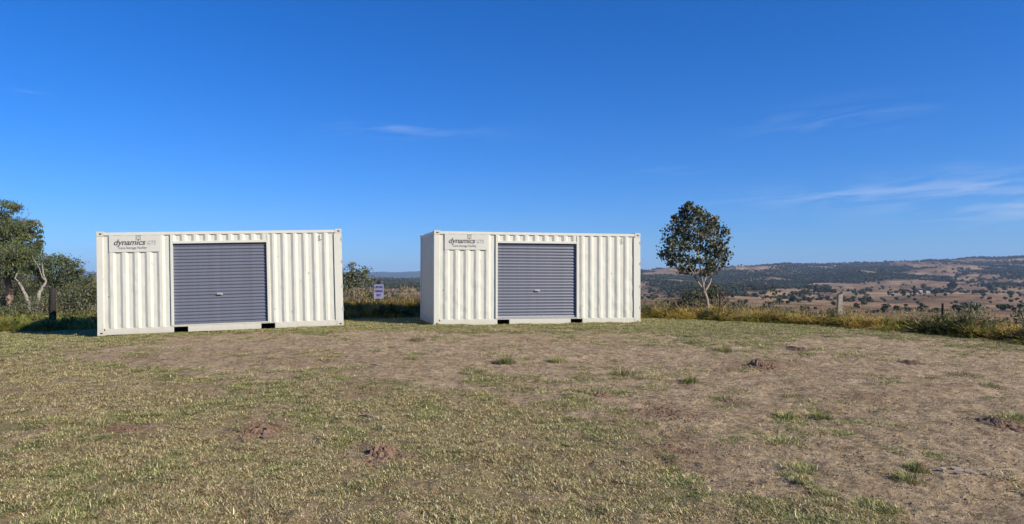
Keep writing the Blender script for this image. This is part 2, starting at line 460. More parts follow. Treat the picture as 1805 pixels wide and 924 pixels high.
# ------------------------------------------------------------------ ground and hills (one polar sheet in two pieces)
ang = np.concatenate([np.linspace(-180, -52, 33)[:-1], np.arange(-52, 56, .2), np.linspace(56, 180, 32)[:-1]])
ang = np.unique(np.round(ang, 4))
A = np.radians(ang)
def polar(name, radii, m_, fine):
    na, nr = len(A), len(radii)
    rr, aa = np.meshgrid(radii, A, indexing='ij')
    x = (rr * np.sin(aa)).ravel(); y = (rr * np.cos(aa)).ravel()
    z = height(x, y)
    if fine:
        cv = cover(x, y, z)
        z2 = fine_z(x, y, cv)
        zz = z2
    else:
        zz = z
    ring = np.arange(na); nxt = (ring + 1) % na
    f = []
    for i in range(nr - 1):
        f.append(np.stack([i * na + ring, (i + 1) * na + ring, (i + 1) * na + nxt, i * na + nxt], 1))
    f = np.concatenate(f)[:, ::-1]
    me = bpy.data.meshes.new(name)
    co = np.stack([x, y, zz], 1)
    me.vertices.add(len(co)); me.vertices.foreach_set('co', co.ravel())
    nl = f.size
    me.loops.add(nl); me.loops.foreach_set('vertex_index', f.ravel().astype(np.int32))
    me.polygons.add(len(f)); me.polygons.foreach_set('loop_start', np.arange(0, nl, 4, dtype=np.int32))
    me.polygons.foreach_set('use_smooth', np.ones(len(f), bool))
    me.materials.append(m_)
    me.update(calc_edges=True)
    me.validate()
    if fine:
        ca = me.color_attributes.new('cover', 'FLOAT_COLOR', 'POINT')
        ca.data.foreach_set('color', np.stack([cv[0], cv[1], cv[2], np.ones_like(x)], 1).ravel())
    else:
        ca = me.attributes.new('wood', 'FLOAT', 'POINT')
        ca.data.foreach_set('value', np.clip(sstep(np.hypot(x, y), 5200, 7000) + .0 * wood_density(x, y), 0, 1))
    o = bpy.data.objects.new(name, me); C.objects.link(o)
    tag(o, kind='structure')
    return o
def wood_density(x, y):
    Yd = np.maximum(np.asarray(y, float), 1)
    px = PX + FOC * x / Yd
    n = fbm(x / 420., y / 520., 91, 4, .55)
    n2 = fbm(x / 120., y / 260., 97, 3, .55)
    lY = np.log(Yd)
    # share of land under trees by depth
    d = np.interp(lY, [math.log(v) for v in (500, 900, 1300, 1700, 2300, 3000, 3600, 4300, 5500)],
                  [.05, .10, .24, .46, .58, .52, .58, .82, .95])
    dl = np.interp(lY, [math.log(v) for v in (500, 700, 1000, 1500, 2300, 5500)], [.05, .15, .4, .75, .9, .95])
    wl = sstep(px, 700, 950)
    d = dl + (d - dl) * wl
    wr = sstep(px, 1350, 1750) * sstep(4000 - Yd, 0, 1200)
    d = d * (1 - .22 * wr)
    v = .65 * n + .35 * n2
    return sstep(v, .78 - .56 * d - .02, .78 - .56 * d + .02)
def fine_z(x, y, cv=None):
    x = np.atleast_1d(np.asarray(x, float)); y = np.atleast_1d(np.asarray(y, float))
    z = height(x, y)
    if cv is None: cv = cover(x, y, z)
    k = sstep(40 - np.hypot(x, y), 0, 8)
    z2 = z + k * (.055 * (fbm(x * 3, y * 3, 71, 5, .65) - .5) + .07 * cv[0] * (fbm(x * 6, y * 6, 75, 4, .68) - .25) + .022 * (1 - cv[0]) * np.abs(fbm(x * 5, y * 4, 77, 4, .7) - .5) * 4)
    # faint wheel ruts across the bare earth
    rut = np.abs(((y - .32 * x) * .9 + .25 * np.sin(x * .7)) % 2.3 - 1.15)
    z2 = z2 - k * .018 * (1 - sstep(rut, .08, .3)) * (1 - cv[0])
    return z2 + k * .05 * cv[2] * (vnoise(x * 9, y * 9, 81) - .2)
R1 = 45.0
near_r = np.concatenate([[.05, .4, .9, 1.5, 2.1], np.exp(np.arange(math.log(2.6), math.log(R1), .0085)), [R1]])
far_r = np.concatenate([np.exp(np.arange(math.log(R1), math.log(19000), .0135)), [19000]])
ground = polar('ground', near_r, M['ground'], True)
hills = polar('hills', far_r, M['hill'], False)

# ------------------------------------------------------------------ scattering of uncountable stuff
def scatter(name, pts, rots, scl, idx, protos, m_=None):
    me = bpy.data.meshes.new(name)
    me.vertices.add(len(pts)); me.vertices.foreach_set('co', np.asarray(pts, np.float32).ravel())
    for nm, ty, key, d in (('rot', 'FLOAT_VECTOR', 'vector', rots), ('scl', 'FLOAT_VECTOR', 'vector', scl), ('idx', 'INT', 'value', idx)):
        a_ = me.attributes.new(nm, ty, 'POINT')
        a_.data.foreach_set(key, np.asarray(d, np.int32 if ty == 'INT' else np.float32).ravel())
    o = bpy.data.objects.new(name, me); C.objects.link(o)
    ng = bpy.data.node_groups.new(name + '_scatter', 'GeometryNodeTree')
    ng.interface.new_socket('Geometry', in_out='INPUT', socket_type='NodeSocketGeometry')
    ng.interface.new_socket('Geometry', in_out='OUTPUT', socket_type='NodeSocketGeometry')
    gi = ng.nodes.new('NodeGroupInput'); go = ng.nodes.new('NodeGroupOutput')
    join = ng.nodes.new('GeometryNodeJoinGeometry')
    for p in reversed(protos):     # joined in reverse, so that the index picks as listed
        oi = ng.nodes.new('GeometryNodeObjectInfo'); oi.inputs['Object'].default_value = p; oi.inputs['As Instance'].default_value = True
        ng.links.new(oi.outputs['Geometry'], join.inputs[0])
    iop = ng.nodes.new('GeometryNodeInstanceOnPoints'); iop.inputs['Pick Instance'].default_value = True
    def na(nm, ty):
        n = ng.nodes.new('GeometryNodeInputNamedAttribute'); n.data_type = ty; n.inputs['Name'].default_value = nm
        return n.outputs['Attribute']
    e2r = ng.nodes.new('FunctionNodeEulerToRotation')
    ng.links.new(na('rot', 'FLOAT_VECTOR'), e2r.inputs[0])
    ng.links.new(gi.outputs[0], iop.inputs['Points']); ng.links.new(join.outputs[0], iop.inputs['Instance'])
    ng.links.new(na('idx', 'INT'), iop.inputs['Instance Index'])
    ng.links.new(e2r.outputs[0], iop.inputs['Rotation']); ng.links.new(na('scl', 'FLOAT_VECTOR'), iop.inputs['Scale'])
    ng.links.new(iop.outputs[0], go.inputs[0])
    md = o.modifiers.new('scatter', 'NODES'); md.node_group = ng
    return tag(o, kind='stuff')
def blade(mb, base, yaw, lean, L, wd, col, segs=3, curl=.6):
    """one tapering grass blade, bending over"""
    p = Vector(base); d = Vector((math.cos(yaw), math.sin(yaw), 0)); s = Vector((-d.y, d.x, 0)) * wd * .5
    b = len(mb.v); ang_ = lean
    vs = []
    for i in range(segs + 1):
        k = 1 - (i / segs) ** 1.6 * .9
        if i == segs: vs.append(p.copy())
        else: vs += [p - s * k, p + s * k]
        p = p + (d * math.sin(ang_) + Vector((0, 0, 1)) * math.cos(ang_)) * (L / segs)
        ang_ = min(ang_ + curl * (.5 + i) / segs, 2.2)
    fs = [(2 * i, 2 * i + 1, 2 * i + 3, 2 * i + 2) for i in range(segs - 1)] + [(2 * segs - 2, 2 * segs - 1, 2 * segs)]
    mb.add(vs, fs, 0, col)
def vary(c, k=.25):
    f = 1 + rnd.uniform(-k, k)
    return tuple(max(.005, v * f * (1 + rnd.uniform(-.08, .08))) for v in c)
STRAW = [(.64, .52, .28), (.46, .36, .18), (.76, .65, .39), (.17, .12, .055)]
GREEN = [(.17, .22, .055), (.27, .31, .085), (.085, .12, .03), (.38, .40, .14)]
def short_tuft(nm, greens, n=44, rad=.085, lo=.016, hi=.042, lean=(.65, 1.6)):
    mb = MB()
    for _ in range(n):
        a = rnd.uniform(0, 6.28); r_ = rad * math.sqrt(rnd.random())
        c = rnd.choice(GREEN) if rnd.random() < greens else rnd.choice(STRAW)
        blade(mb, (r_ * math.cos(a), r_ * math.sin(a), -.004), rnd.uniform(0, 6.28), rnd.uniform(*lean), rnd.uniform(lo, hi), rnd.uniform(.0035, .0065), vary(c, .45), 2, .6)
    return mb.build(nm, M['blade'], link=False)
short_protos = [short_tuft('short_turf', g) for g in (.02, .08, .2, .4, .65, .85)] + [short_tuft('short_turf', g, 26, .05, .025, .06, (.5, 1.4)) for g in (.25, .8)]
def sample_front(n, y0, y1, p=1.0):
    """random ground points in the wedge in front of the camera, thinning out with depth"""
    u = rng.random(n)
    y = (y0 ** p + u * (y1 ** p - y0 ** p)) ** (1 / p)
    x = y * (rng.random(n) * 1.60 - .70)
    return x, y
x, y = sample_front(300000, 3.4, 24, .9)
z = height(x, y)
g, gr_, rd = cover(x, y, z)
px_, py_ = pix(x, y, z)
keep = rng.random(len(x)) < np.clip(g * 1.0, 0.018 + .06 * sstep(fbm(x * 1.7, y * 1.7, 107, 3), .5, .7), 1) * (.10 + .90 * sstep(.6 * fbm(x * 3.5, y * 3.5, 101, 3) + .4 * fbm(x * 1.1, y * 1.1, 103, 3), .38, .56))
tgy = np.interp(px_, TG_PX, TG_Y)
keep &= y < tgy + .6
x, y, z, gr_, g = x[keep], y[keep], z[keep], gr_[keep], g[keep]
zn = fine_z(x, y)
u = rng.random(len(x))
gi_ = np.where(u < gr_, 3 + (rng.random(len(x)) * 3).astype(int), (rng.random(len(x)) * 3.2).astype(int))
tall_ = rng.random(len(x)) < .02
gi_ = np.where(tall_, 6 + (rng.random(len(x)) < gr_), gi_)
sc_ = rng.uniform(.6, 1.15, len(x)) * np.interp(y, [3, 9, 24], [.9, 1.0, 1.55]) * (.6 + .4 * g)
# keep clear of what stands on the ground
def in_container(x, y, pad=-.02):
    res_ = np.zeros(len(x), bool)
    for (ox, oy, yw) in ((-.61, 18.99, .203), (-8.91, 17.40, .217)):
        dx, dy = x - ox, y - oy
        lx = dx * math.cos(yw) + dy * math.sin(yw); ly = -dx * math.sin(yw) + dy * math.cos(yw)
        res_ |= (lx > -pad) & (lx < 6.058 + pad) & (ly > -pad) & (ly < 2.438 + pad)
    return res_
k_ = ~in_container(x, y)
n = 2600
xx_, yy_ = sample_front(n, 4.5, 20, 1.2)
gg_ = cover(xx_, yy_)[0]
kk_ = (gg_ < .3) & (fbm(xx_ * 1.2, yy_ * 1.2, 171, 3) + .25 * rng.random(n) > .70) & ~in_container(xx_, yy_, .1) & (yy_ < np.interp(pix(xx_, yy_, height(xx_, yy_))[0], TG_PX, TG_Y))
xx_, yy_ = xx_[kk_], yy_[kk_]
rep = 9
xx_ = np.repeat(xx_, rep) + rng.normal(0, .075, len(xx_) * rep); yy_ = np.repeat(yy_, rep) + rng.normal(0, .07, len(yy_) * rep)
for (ox, oy, yw) in ((-.61, 18.99, .203), (-8.91, 17.40, .217)):      # grass left standing along the steel
    lx = rng.random(700) * 6.2 - .1; ly = -.03 - np.abs(rng.normal(0, .07, 700))
    xx_ = np.concatenate([xx_, ox + lx * math.cos(yw) - ly * math.sin(yw)]); yy_ = np.concatenate([yy_, oy + lx * math.sin(yw) + ly * math.cos(yw)])
m0 = len(xx_)
x = np.concatenate([x[k_], xx_]); y = np.concatenate([y[k_], yy_]); zn = np.concatenate([zn[k_], fine_z(xx_, yy_)])
sc_ = np.concatenate([sc_[k_], rng.uniform(.8, 1.5, m0)]); gi_ = np.concatenate([gi_[k_], rng.choice([4, 5, 5, 4, 2], m0)])
k_ = np.ones(len(x), bool)
scatter('short_grass', np.stack([x, y, zn], 1)[k_], np.stack([x * 0, x * 0, rng.random(len(x)) * 6.28], 1)[k_], np.stack([sc_, sc_, sc_ * rng.uniform(.6, 1.3, len(x))], 1)[k_], gi_[k_], short_protos)

# crumbs of earth and bits of dry stalk on the bare soil
def clod(mb, c, r_, col=None, n=1):
    bm = bmesh.new(); bmesh.ops.create_icosphere(bm, subdivisions=n, radius=1)
    vs = [Vector(c) + Vector((v.co.x * r_ * rnd.uniform(.7, 1.25), v.co.y * r_ * rnd.uniform(.7, 1.25), v.co.z * r_ * rnd.uniform(.5, .95))) for v in bm.verts]
    mb.add(vs, [tuple(v.index for v in f.verts) for f in bm.faces], 0, col)
    bm.free()
def crumb(nm, m_):
    mb = MB()
    for _ in range(5):
        clod(mb, (rnd.uniform(-.06, .06), rnd.uniform(-.06, .06), .001), rnd.uniform(.0025, .007))
    return mb.build(nm, m_, link=False)
crumbs = [crumb('soil_crumb', M['greyclod']), crumb('soil_crumb', M['greyclod']), crumb('soil_crumb', M['clod'])]
mb = MB()
for _ in range(7):
    blade(mb, (rnd.uniform(-.08, .08), rnd.uniform(-.08, .08), .006), rnd.uniform(0, 6.28), 1.5, rnd.uniform(.03, .1), rnd.uniform(.002, .004), vary(rnd.choice(STRAW)), 2, .08)
litter = mb.build('dry_litter', M['blade'], link=False)
x, y = sample_front(60000, 3.4, 21, .8)
z = height(x, y); g, gr_, rd = cover(x, y, z)
keep = rng.random(len(x)) < np.clip((1 - g) * (.22 + .5 * sstep(fbm(x * 2.2, y * 1.5, 111, 4, .6), .5, .7)) + rd * .8, 0, 1)
keep &= ~in_container(x, y, .02)
x, y, z, rd = x[keep], y[keep], z[keep], rd[keep]
zn = fine_z(x, y)
ii = np.where(rng.random(len(x)) < .3, 3, np.where(rng.random(len(x)) < rd * 1.3, 2, (rng.random(len(x)) * 2).astype(int)))
sc_ = rng.uniform(.5, 1.5, len(x)) ** 1.5
scatter('soil_crumbs_and_litter', np.stack([x, y, zn + .002], 1), np.stack([x * 0, x * 0, rng.random(len(x)) * 6.28], 1), np.stack([sc_] * 3, 1), ii, crumbs + [litter])

# tall rank grass along the fence
TALL = [(.66, .48, .12), (.46, .40, .08), (.29, .32, .06), (.68, .46, .14), (.075, .10, .025), (.26, .13, .045), (.70, .56, .23)]
def tall_tuft(nm, wts, n=46, H=.62, rad=.16, cols=None):
    mb = MB()
    for _ in range(n):
        a = rnd.uniform(0, 6.28); r_ = rad * math.sqrt(rnd.random())
        c = rnd.choices(cols or TALL, wts)[0]
        blade(mb, (r_ * math.cos(a), r_ * math.sin(a), -.03), rnd.uniform(0, 6.28), rnd.uniform(.05, .9), H * rnd.uniform(.4, 1.1), rnd.uniform(.012, .024), vary(c), 4, rnd.uniform(.5, 1.5))
    for _ in range(1 if rnd.random() < .5 else 0):      # seed stalks
        a = rnd.uniform(0, 6.28)
        h_ = H * rnd.uniform(1.0, 1.4)
        b0 = (rnd.uniform(-.1, .1), rnd.uniform(-.1, .1), 0)
        blade(mb, b0, a, .12, h_, .006, (.34, .27, .13), 3, .3)
        top = Vector(b0) + Vector((math.cos(a), math.sin(a), 0)) * math.sin(.3) * h_ + Vector((0, 0, h_ * .88))
        for k in range(5): blade(mb, top - Vector((0, 0, .02 * k)), rnd.uniform(0, 6.28), .5, .05, .012, vary((.36, .28, .14)), 2, .4)
    return mb.build(nm, M['blade'], link=False)
tall_protos = [tall_tuft('rank_grass', wt) for wt in ((5, 4, 2, 3, 1, 1, 1), (6, 2, 1, 6, 0, 2, 4), (1, 2, 6, 0, 7, 0, 0), (1, 2, 2, 3, 4, 6, 0))]
tall_protos[2:2] = []
tall_protos.append(tall_tuft('rank_grass', (2, 4, 6, 1, 4, 0, 1), 40, .40, .14))
def weed(nm):
    mb = MB()
    for _ in range(12):      # stems with broad leaves
        a = rnd.uniform(0, 6.28); L = rnd.uniform(.25, .62); ln = rnd.uniform(.05, .55)
        d = Vector((math.cos(a) * math.sin(ln), math.sin(a) * math.sin(ln), math.cos(ln)))
        blade(mb, (0, 0, 0), a, ln, L, .008, (.12, .10, .05), 2, .1)
        for k in range(11):
            q = d * L * rnd.uniform(.25, 1.0)
            blade(mb, q, rnd.uniform(0, 6.28), rnd.uniform(.5, 1.7), rnd.uniform(.05, .11), rnd.uniform(.025, .045), vary(rnd.choice([(.06, .09, .025), (.10, .13, .035), (.05, .065, .025), (.15, .15, .05)]), .3), 2, .5)
    return mb.build(nm, M['blade'], link=False)
tall_protos += [weed('leafy_weed'), weed('leafy_weed'), tall_tuft('rank_grass', (3, 3, 2, 1), 46, .55, .16, [(.15, .25, .04), (.24, .33, .055), (.08, .13, .03), (.42, .40, .12)])]
n = 38000
px0 = rng.random(n) * 2450 - 350
t0 = rng.random(n)
yin = np.interp(px0, TG_PX, TG_Y) + .35 * (fbm(px0 / 40., px0 * 0, 121, 3) - .5) * 4
y = yin + t0 ** 1.2 * 5.5
x = (px0 - PX) / FOC * y
z = height(x, y)
g_ = fbm(x * .9, y * .9, 131, 3)
keep = rng.random(n) < .16 + .8 * sstep(g_, .36, .56)
keep &= ~in_container(x, y, .1)
x, y, z, t0, px0, g_ = (v[keep] for v in (x, y, z, t0, px0, g_))
hgt = 1.15 * (.2 + 1.6 * fbm(x * 1.1, y * 1.1, 141, 3)) * np.interp(t0, [0, .1, .3, 1], [.45, .8, 1, 1.1]) * np.interp(px0, [-300, 200, 600, 700, 760, 1100, 1500, 1800], [.75, .75, 1.0, .95, .85, .62, .60, .62])
ii = (fbm(x * 1.3, y * 1.3, 155, 3) * 9 + rng.random(len(x)) * 1.5).astype(int) % 4
ii = np.where(fbm(x * .5, y * .5, 151, 3) > .57, np.where(rng.random(len(x)) < .4, 2, ii), ii)
ii = np.where((px0 < 170) & (rng.random(len(x)) < .85), 7, ii)
ii = np.where(t0 < .05, 4, ii)
wd_ = fbm(x * 1.0 + 3, y * 1.0, 157, 3)
ii = np.where((wd_ > .65) & (rng.random(len(x)) < .25) | (rng.random(len(x)) < .03), 5 + (rng.random(len(x)) * 2).astype(int), ii)
s_ = rng.uniform(.75, 1.2, len(x))
scatter('tall_grass', np.stack([x, y, z], 1), np.stack([rng.normal(0, .12, len(x)), rng.normal(0, .12, len(x)), rng.random(len(x)) * 6.28], 1), np.stack([s_, s_, hgt * 1.05], 1), ii, tall_protos)

# ------------------------------------------------------------------ shipping containers
CL, CW, CH = 6.058, 2.438, 2.591
def profile(x0, x1, anchor, pitch=.284, depth=.040, outer=.006):
    """corrugation in plan: (x, depth behind the face) from x0 to x1; anchor is where a valley's right slope is centred"""
    s = .032; sl_ = .066
    pts = [(x0, outer)]
    k = math.floor((x0 - anchor) / pitch) - 1
    while anchor + k * pitch < x1 + pitch:
        c = anchor + k * pitch
        for dx, dd in ((-.185 , outer), (-.119, depth), (-s, depth), (s, outer)):
            if x0 + .004 < c + dx < x1 - .004: pts.append((c + dx, dd))
        k += 1
    pts.append((x1, pts[-1][1]))
    # start depth: follow the pattern
    f = ((x0 - (anchor + s)) % pitch) / pitch * pitch
    if f > pitch - .185 - s + .066 - 0: pts[0] = (x0, depth)
    return pts
def corrugated(prof, z0, z1, seed, dent=.006, nz=22, sub=2):
    """sheet with dents; front side at y = depth"""
    xs = []
    for a, b in zip(prof[:-1], prof[1:]):
        for k in range(sub): xs.append((a[0] + (b[0] - a[0]) * k / sub, a[1] + (b[1] - a[1]) * k / sub))
    xs.append(prof[-1])
    mb = MB(); vs = []
    for j in range(nz + 1):
        z_ = z0 + (z1 - z0) * j / nz
        for (xx, dd) in xs:
            n_ = float(vnoise(np.array([xx * 7 + seed]), np.array([z_ * 5.0]), seed)[0]) - .5
            n2_ = float(vnoise(np.array([xx * 16 + seed]), np.array([z_ * 13.0]), seed + 3)[0])
            k = dent * (1.25 - .8 * j / nz)
            vs.append((xx + k * .6 * n_, dd + k * (1.2 * n_ + 1.8 * max(0, n2_ - .62)), z_))
    m_ = len(xs)
    fs = [(j * m_ + i, j * m_ + i + 1, (j + 1) * m_ + i + 1, (j + 1) * m_ + i) for j in range(nz) for i in range(m_ - 1)]
    mb.add(vs, fs)
    return mb
def text_mesh(txt, size, m_, shear=0, bold=0.0, spacing=1.0, align='CENTER', xs=1.0):
    cu = bpy.data.curves.new('lettering', 'FONT')
    cu.body = txt; cu.size = size; cu.shear = shear; cu.offset = bold; cu.space_character = spacing
    cu.align_x = align; cu.extrude = .0015; cu.resolution_u = 3
    tmp = bpy.data.objects.new('lettering', cu); C.objects.link(tmp)
    dg = bpy.context.evaluated_depsgraph_get(); dg.update()
    me = bpy.data.meshes.new_from_object(tmp.evaluated_get(dg))
    bpy.data.objects.remove(tmp)
    me.transform(Matrix.Rotation(math.pi / 2, 4, 'X') @ Matrix.Diagonal((xs, 1, 1, 1)))
    me.materials.clear(); me.materials.append(m_)
    return me
def part(name, me, parent, loc=(0, 0, 0)):
    o = bpy.data.objects.new(name, me); o.parent = parent; o.location = loc; C.objects.link(o); return o
def casting():
    """corner casting with oval holes sunk into front and top"""
    bm = bmesh.new()
    mb = MB(); mb.box((0, 0, 0), (.178, .162, .118))
    me = mb.mesh('corner_casting', [M['paint'], M['dark']])
    bm.from_mesh(me)
    bmesh.ops.bevel(bm, geom=list(bm.edges), offset=.006, segments=1, affect='EDGES')
    for nrm, ax, sz in ((Vector((0, -1, 0)), Vector((1, 0, 0)), .030), (Vector((0, 1, 0)), Vector((1, 0, 0)), .030), (Vector((-1, 0, 0)), Vector((0, 1, 0)), .03), (Vector((1, 0, 0)), Vector((0, 1, 0)), .03)):
        fs = [f for f in bm.faces if f.normal.dot(nrm) > .99]
        f = max(fs, key=lambda q: q.calc_area())
        c = f.calc_center_median()
        r_ = bmesh.ops.inset_region(bm, faces=[f], thickness=.036, use_even_offset=True)
        r2 = bmesh.ops.extrude_discrete_faces(bm, faces=[f])
        for q in r2['faces']:
            q.material_index = 1
            for v in q.verts: v.co -= nrm * .012
            vs = [v for v in q.verts]
            for v in vs:      # oval
                d = v.co - c; v.co -= ax * d.dot(ax) * .45
    bm.to_mesh(me); bm.free()
    me.polygons.foreach_set('use_smooth', [False] * len(me.polygons))
    return me
cast_me = casting()
# roller door: one slat profile, shared
DX0, DX1, DZ0, DZ1 = 1.795, 4.105, .200, 2.270
NSL = 24
PT = (DZ1 - DZ0 - .05) / NSL
mb = MB()
pr = [(0, .020), (.12, .020), (.22, .004), (.34, 0), (.52, .001), (.66, .005), (.82, .012), (.96, .020), (1.0, .020)]
vs = []
for (zz, yy) in pr: vs += [(0, yy, zz * PT), (DX1 - DX0, yy, zz * PT)]
for (zz, yy) in ((1.0, .0225), (0, .0225)): vs += [(0, yy, zz * PT), (DX1 - DX0, yy, zz * PT)]
q = len(vs) // 2
mb.add(vs, [(2 * i, 2 * i + 1, 2 * ((i + 1) % q) + 1, 2 * ((i + 1) % q)) for i in range(q)])
slat_me = mb.mesh('slat', M['roller'])

def bx(name, a, b, m_, parent, bev=.005):
    mb_ = MB(); mb_.box(a, b); o = mb_.build(name, m_, parent)
    if bev: bevelled(o, bev)
    return o
def make_container(name, loc, yaw, pit, roll, label, seed, dent, quirk):
    root = empty(name, loc)
    mt = Matrix.Rotation(yaw, 3, 'Z') @ Matrix.Rotation(pit, 3, 'X') @ Matrix.Rotation(roll, 3, 'Y')
    root.rotation_euler = mt.to_euler()
    tag(root, label, 'shipping container', 'converted shipping containers with roller doors')
    P = M['paint']
    # corner castings and posts
    for cx in (0, CL - .178):
        for cy in (0, CW - .162):
            for cz in (0, CH - .118 + .004):
                o = part('corner_casting', cast_me, root, (cx, cy, cz))
    for cx, w_ in ((0, .150), (CL - .215, .215)):
        for cy in (.004, CW - .154):
            bx('corner_post', (cx + .004, cy, .118), (cx + w_ - (.004 if cx else 0), cy + .15, CH - .114), P, root)
    # rails
    RT = CH - .018
    for cy in (.006, CW - .076):
        bx('top_rail', (.178, cy, RT - .075), (CL - .178, cy + .07, RT), P, root)
    bx('end_top_rail', (.006, .162, RT - .085), (.086, CW - .162, RT), P, root)
    bx('end_top_rail', (CL - .086, .162, RT - .085), (CL - .006, CW - .162, RT), P, root)
    fk = ((1.79, 2.13), (3.93, 4.28))
    segs = (.178, fk[0][0]), (fk[0][1], fk[1][0]), (fk[1][1], CL - .178)
    for cy in (.010, CW - .06):
        for (a, b) in segs:
            bx('bottom_rail', (a, cy, .012), (b, cy + .05, .168), P, root)
        for (a, b) in fk:
            bx('fork_pocket_lintel', (a, cy + .002, .150), (b, cy + .048, .166), P, root, .002)
    for cx in (.006, CL - .066):
        bx('end_bottom_rail', (cx, .162, .02), (cx + .06, CW - .162, .16), P, root)
    # fork pocket tunnels
    for (a, b) in fk:
        mb_ = MB()
        mb_.box((a - .008, .062, .03), (a, CW - .062, .148)); mb_.box((b, .062, .03), (b + .008, CW - .062, .148)); mb_.box((a - .008, .062, .148), (b + .008, CW - .062, .156))
        mb_.box((a - .008, .9, .03), (b + .008, .91, .147))
        mb_.build('fork_pocket', M['dark'], root)
    bx('floor', (.09, .07, .158), (CL - .09, CW - .07, .19), M['dark'], root, 0)
    # corrugated walls
    zt = RT - .075; zb = .168
    fr = empty  # noqa
    pl = profile(.150, 1.735, .285, .288)
    o = corrugated(pl, zb, zt, seed, dent).build('corrugated_wall', P, root)
    prr = profile(4.165, CL - .215, 4.49, .268)
    o = corrugated(prr, zb, zt, seed + 9, dent).build('corrugated_wall', P, root)
    o = corrugated(profile(1.735, 4.165, .285, .284), DZ1 + .06, zt, seed + 5, .002, 3).build('corrugated_header', P, root)
    mb_ = corrugated(profile(.10, CL - .10, .3), zb, zt, seed + 2, .003, 4, 1)
    mb_.v = [(CL - x_, CW - y_ - .002, z_) for x_, y_, z_ in mb_.v]
    mb_.build('rear_wall', P, root)
    mb_ = corrugated(profile(.154, CW - .154, .30, .262, .052), zb - .006, zt - .01, seed + 3, .003, 10, 1)
    mb_.v = [(y_ + .006, CW - x_, z_) for x_, y_, z_ in mb_.v]
    mb_.build('end_wall', P, root)
    mb_ = corrugated(profile(.154, CW - .154, .30, .262, .052), zb - .006, zt - .01, seed + 4, .003, 4, 1)
    mb_.v = [(CL - y_ - .006, x_, z_) for x_, y_, z_ in mb_.v]
    mb_.build('door_end_wall', P, root)
    # roof: corrugations run across, peaks a little above the rail
    pf = profile(.087, CL - .087, .2, .209, .030, 0)
    mb_ = MB(); vs_ = []
    for yy in (.078, .16, CW / 2, CW - .16, CW - .078):
        for (xx, dd) in pf:
            vs_.append((xx, yy, (RT - .02 if yy in (.078, CW - .078) else RT + .014 - dd) + (.008 if yy == CW / 2 else 0)))
    n_ = len(pf)
    mb_.add(vs_, [(j * n_ + i, j * n_ + i + 1, (j + 1) * n_ + i + 1, (j + 1) * n_ + i) for j in range(4) for i in range(n_ - 1)])
    mb_.build('roof', P, root)
    # roller door frame
    bx('door_jamb', (1.735, .000, .170), (DX0, .11, zt - .002), P, root, .003)
    bx('door_jamb', (DX1, .000, .170), (4.165, .11, zt - .002), P, root, .003)
    bx('door_header', (DX0, .001, DZ1), (DX1, .110, DZ1 + .062), P, root, .003)
    bx('door_sill', (DX0, .003, .170), (DX1, .105, .198), M['steel'] if quirk else P, root, .003)
    # roller door
    mb_ = MB(); mb_.box((DX0 - .0, .088, DZ0), (DX1 + .0, .094, DZ1 + .05))
    rd_ = mb_.build('roller_door', M['roller'], root)
    for k in range(NSL + 1):
        o = part('slat', slat_me, rd_, (DX0, .066, DZ0 + .05 + k * PT))
        o.rotation_euler = (rnd.uniform(-.03, .03), rnd.uniform(-.0007, .0007), rnd.uniform(-.0008, .0008))
        if k == NSL: o.scale = (1, 1, .4)
    mb_ = MB(); mb_.box((DX0 + .004, .058, DZ0), (DX1 - .004, .086, DZ0 + .048)); bevelled(mb_.build('bottom_bar', M['steel'] if quirk else M['roller'], rd_), .004)
    hx = DX0 + 1.12 if not quirk else DX0 + 1.16
    mb_ = MB(); mb_.box((hx - .075, .052, .925), (hx + .075, .064, .985)); mb_.tube([(hx, .055, .955), (hx, .02, .955)], [.012, .012], 8)
    mb_.box((hx - .055, .012, .945), (hx + .055, .022, .965))
    mb_.build('lock_handle', M['steel'], rd_)
    # flat painted panel with the lettering
    pz0, pz1 = 2.075, zt - .004
    pn = bx('name_panel', (.300, -.001, pz0), (1.505, .030, pz1), M['panel'], root, .0015)
    wx0 = .395
    wm = text_mesh('dynamics', .20, M['ink'], .28, .0042, .98, 'LEFT', 1.0)
    part('lettering', wm, pn, (wx0, -.0035, 2.255))
    wd = max(v.co.x for v in wm.vertices)
    k_ = .765 / wd
    wm.transform(Matrix.Diagonal((k_, 1, 1, 1)))
    g2 = text_mesh('GTS', .145, M['ink2'], .25, -.001, 1.05, 'LEFT')
    k2 = .215 / max(v.co.x for v in g2.vertices); g2.transform(Matrix.Diagonal((k2, 1, 1, 1)))
    part('lettering', g2, pn, (wx0 + .79, -.0035, 2.255))
    g3 = text_mesh('Core Storage Facility', .088, M['ink'], 0, .0012, 1.18, 'LEFT')
    k3 = .66 / max(v.co.x for v in g3.vertices); g3.transform(Matrix.Diagonal((k3, 1, 1, 1)))
    part('lettering', g3, pn, (.52, -.0035, 2.152))
    mb_ = MB()      # two crossing loops with a stem down to the i
    for rot in (R(45), R(-45)):
        pts_ = []
        for i in range(25):
            a = 2 * math.pi * i / 24
            u_, v_ = .075 * math.cos(a), .030 * math.sin(a)
            pts_.append((.985 + u_ * math.cos(rot) - v_ * math.sin(rot), -.003, 2.436 + u_ * math.sin(rot) + v_ * math.cos(rot)))
        mb_.tube(pts_, [.0045] * 25, 5)
    for sx in (-1, 1):
        for sz in (-1, 1): mb_.box((.985 + sx * .052 - .008, -.0045, 2.436 + sz * .052 - .008), (.985 + sx * .052 + .008, -.0012, 2.436 + sz * .052 + .008))
    mb_.box((.926, -.0045, 2.378), (.938, -.0012, 2.405))
    mb_.build('emblem', M['ink2'], pn)
    # letter L
    mb_ = MB(); lx = 5.465
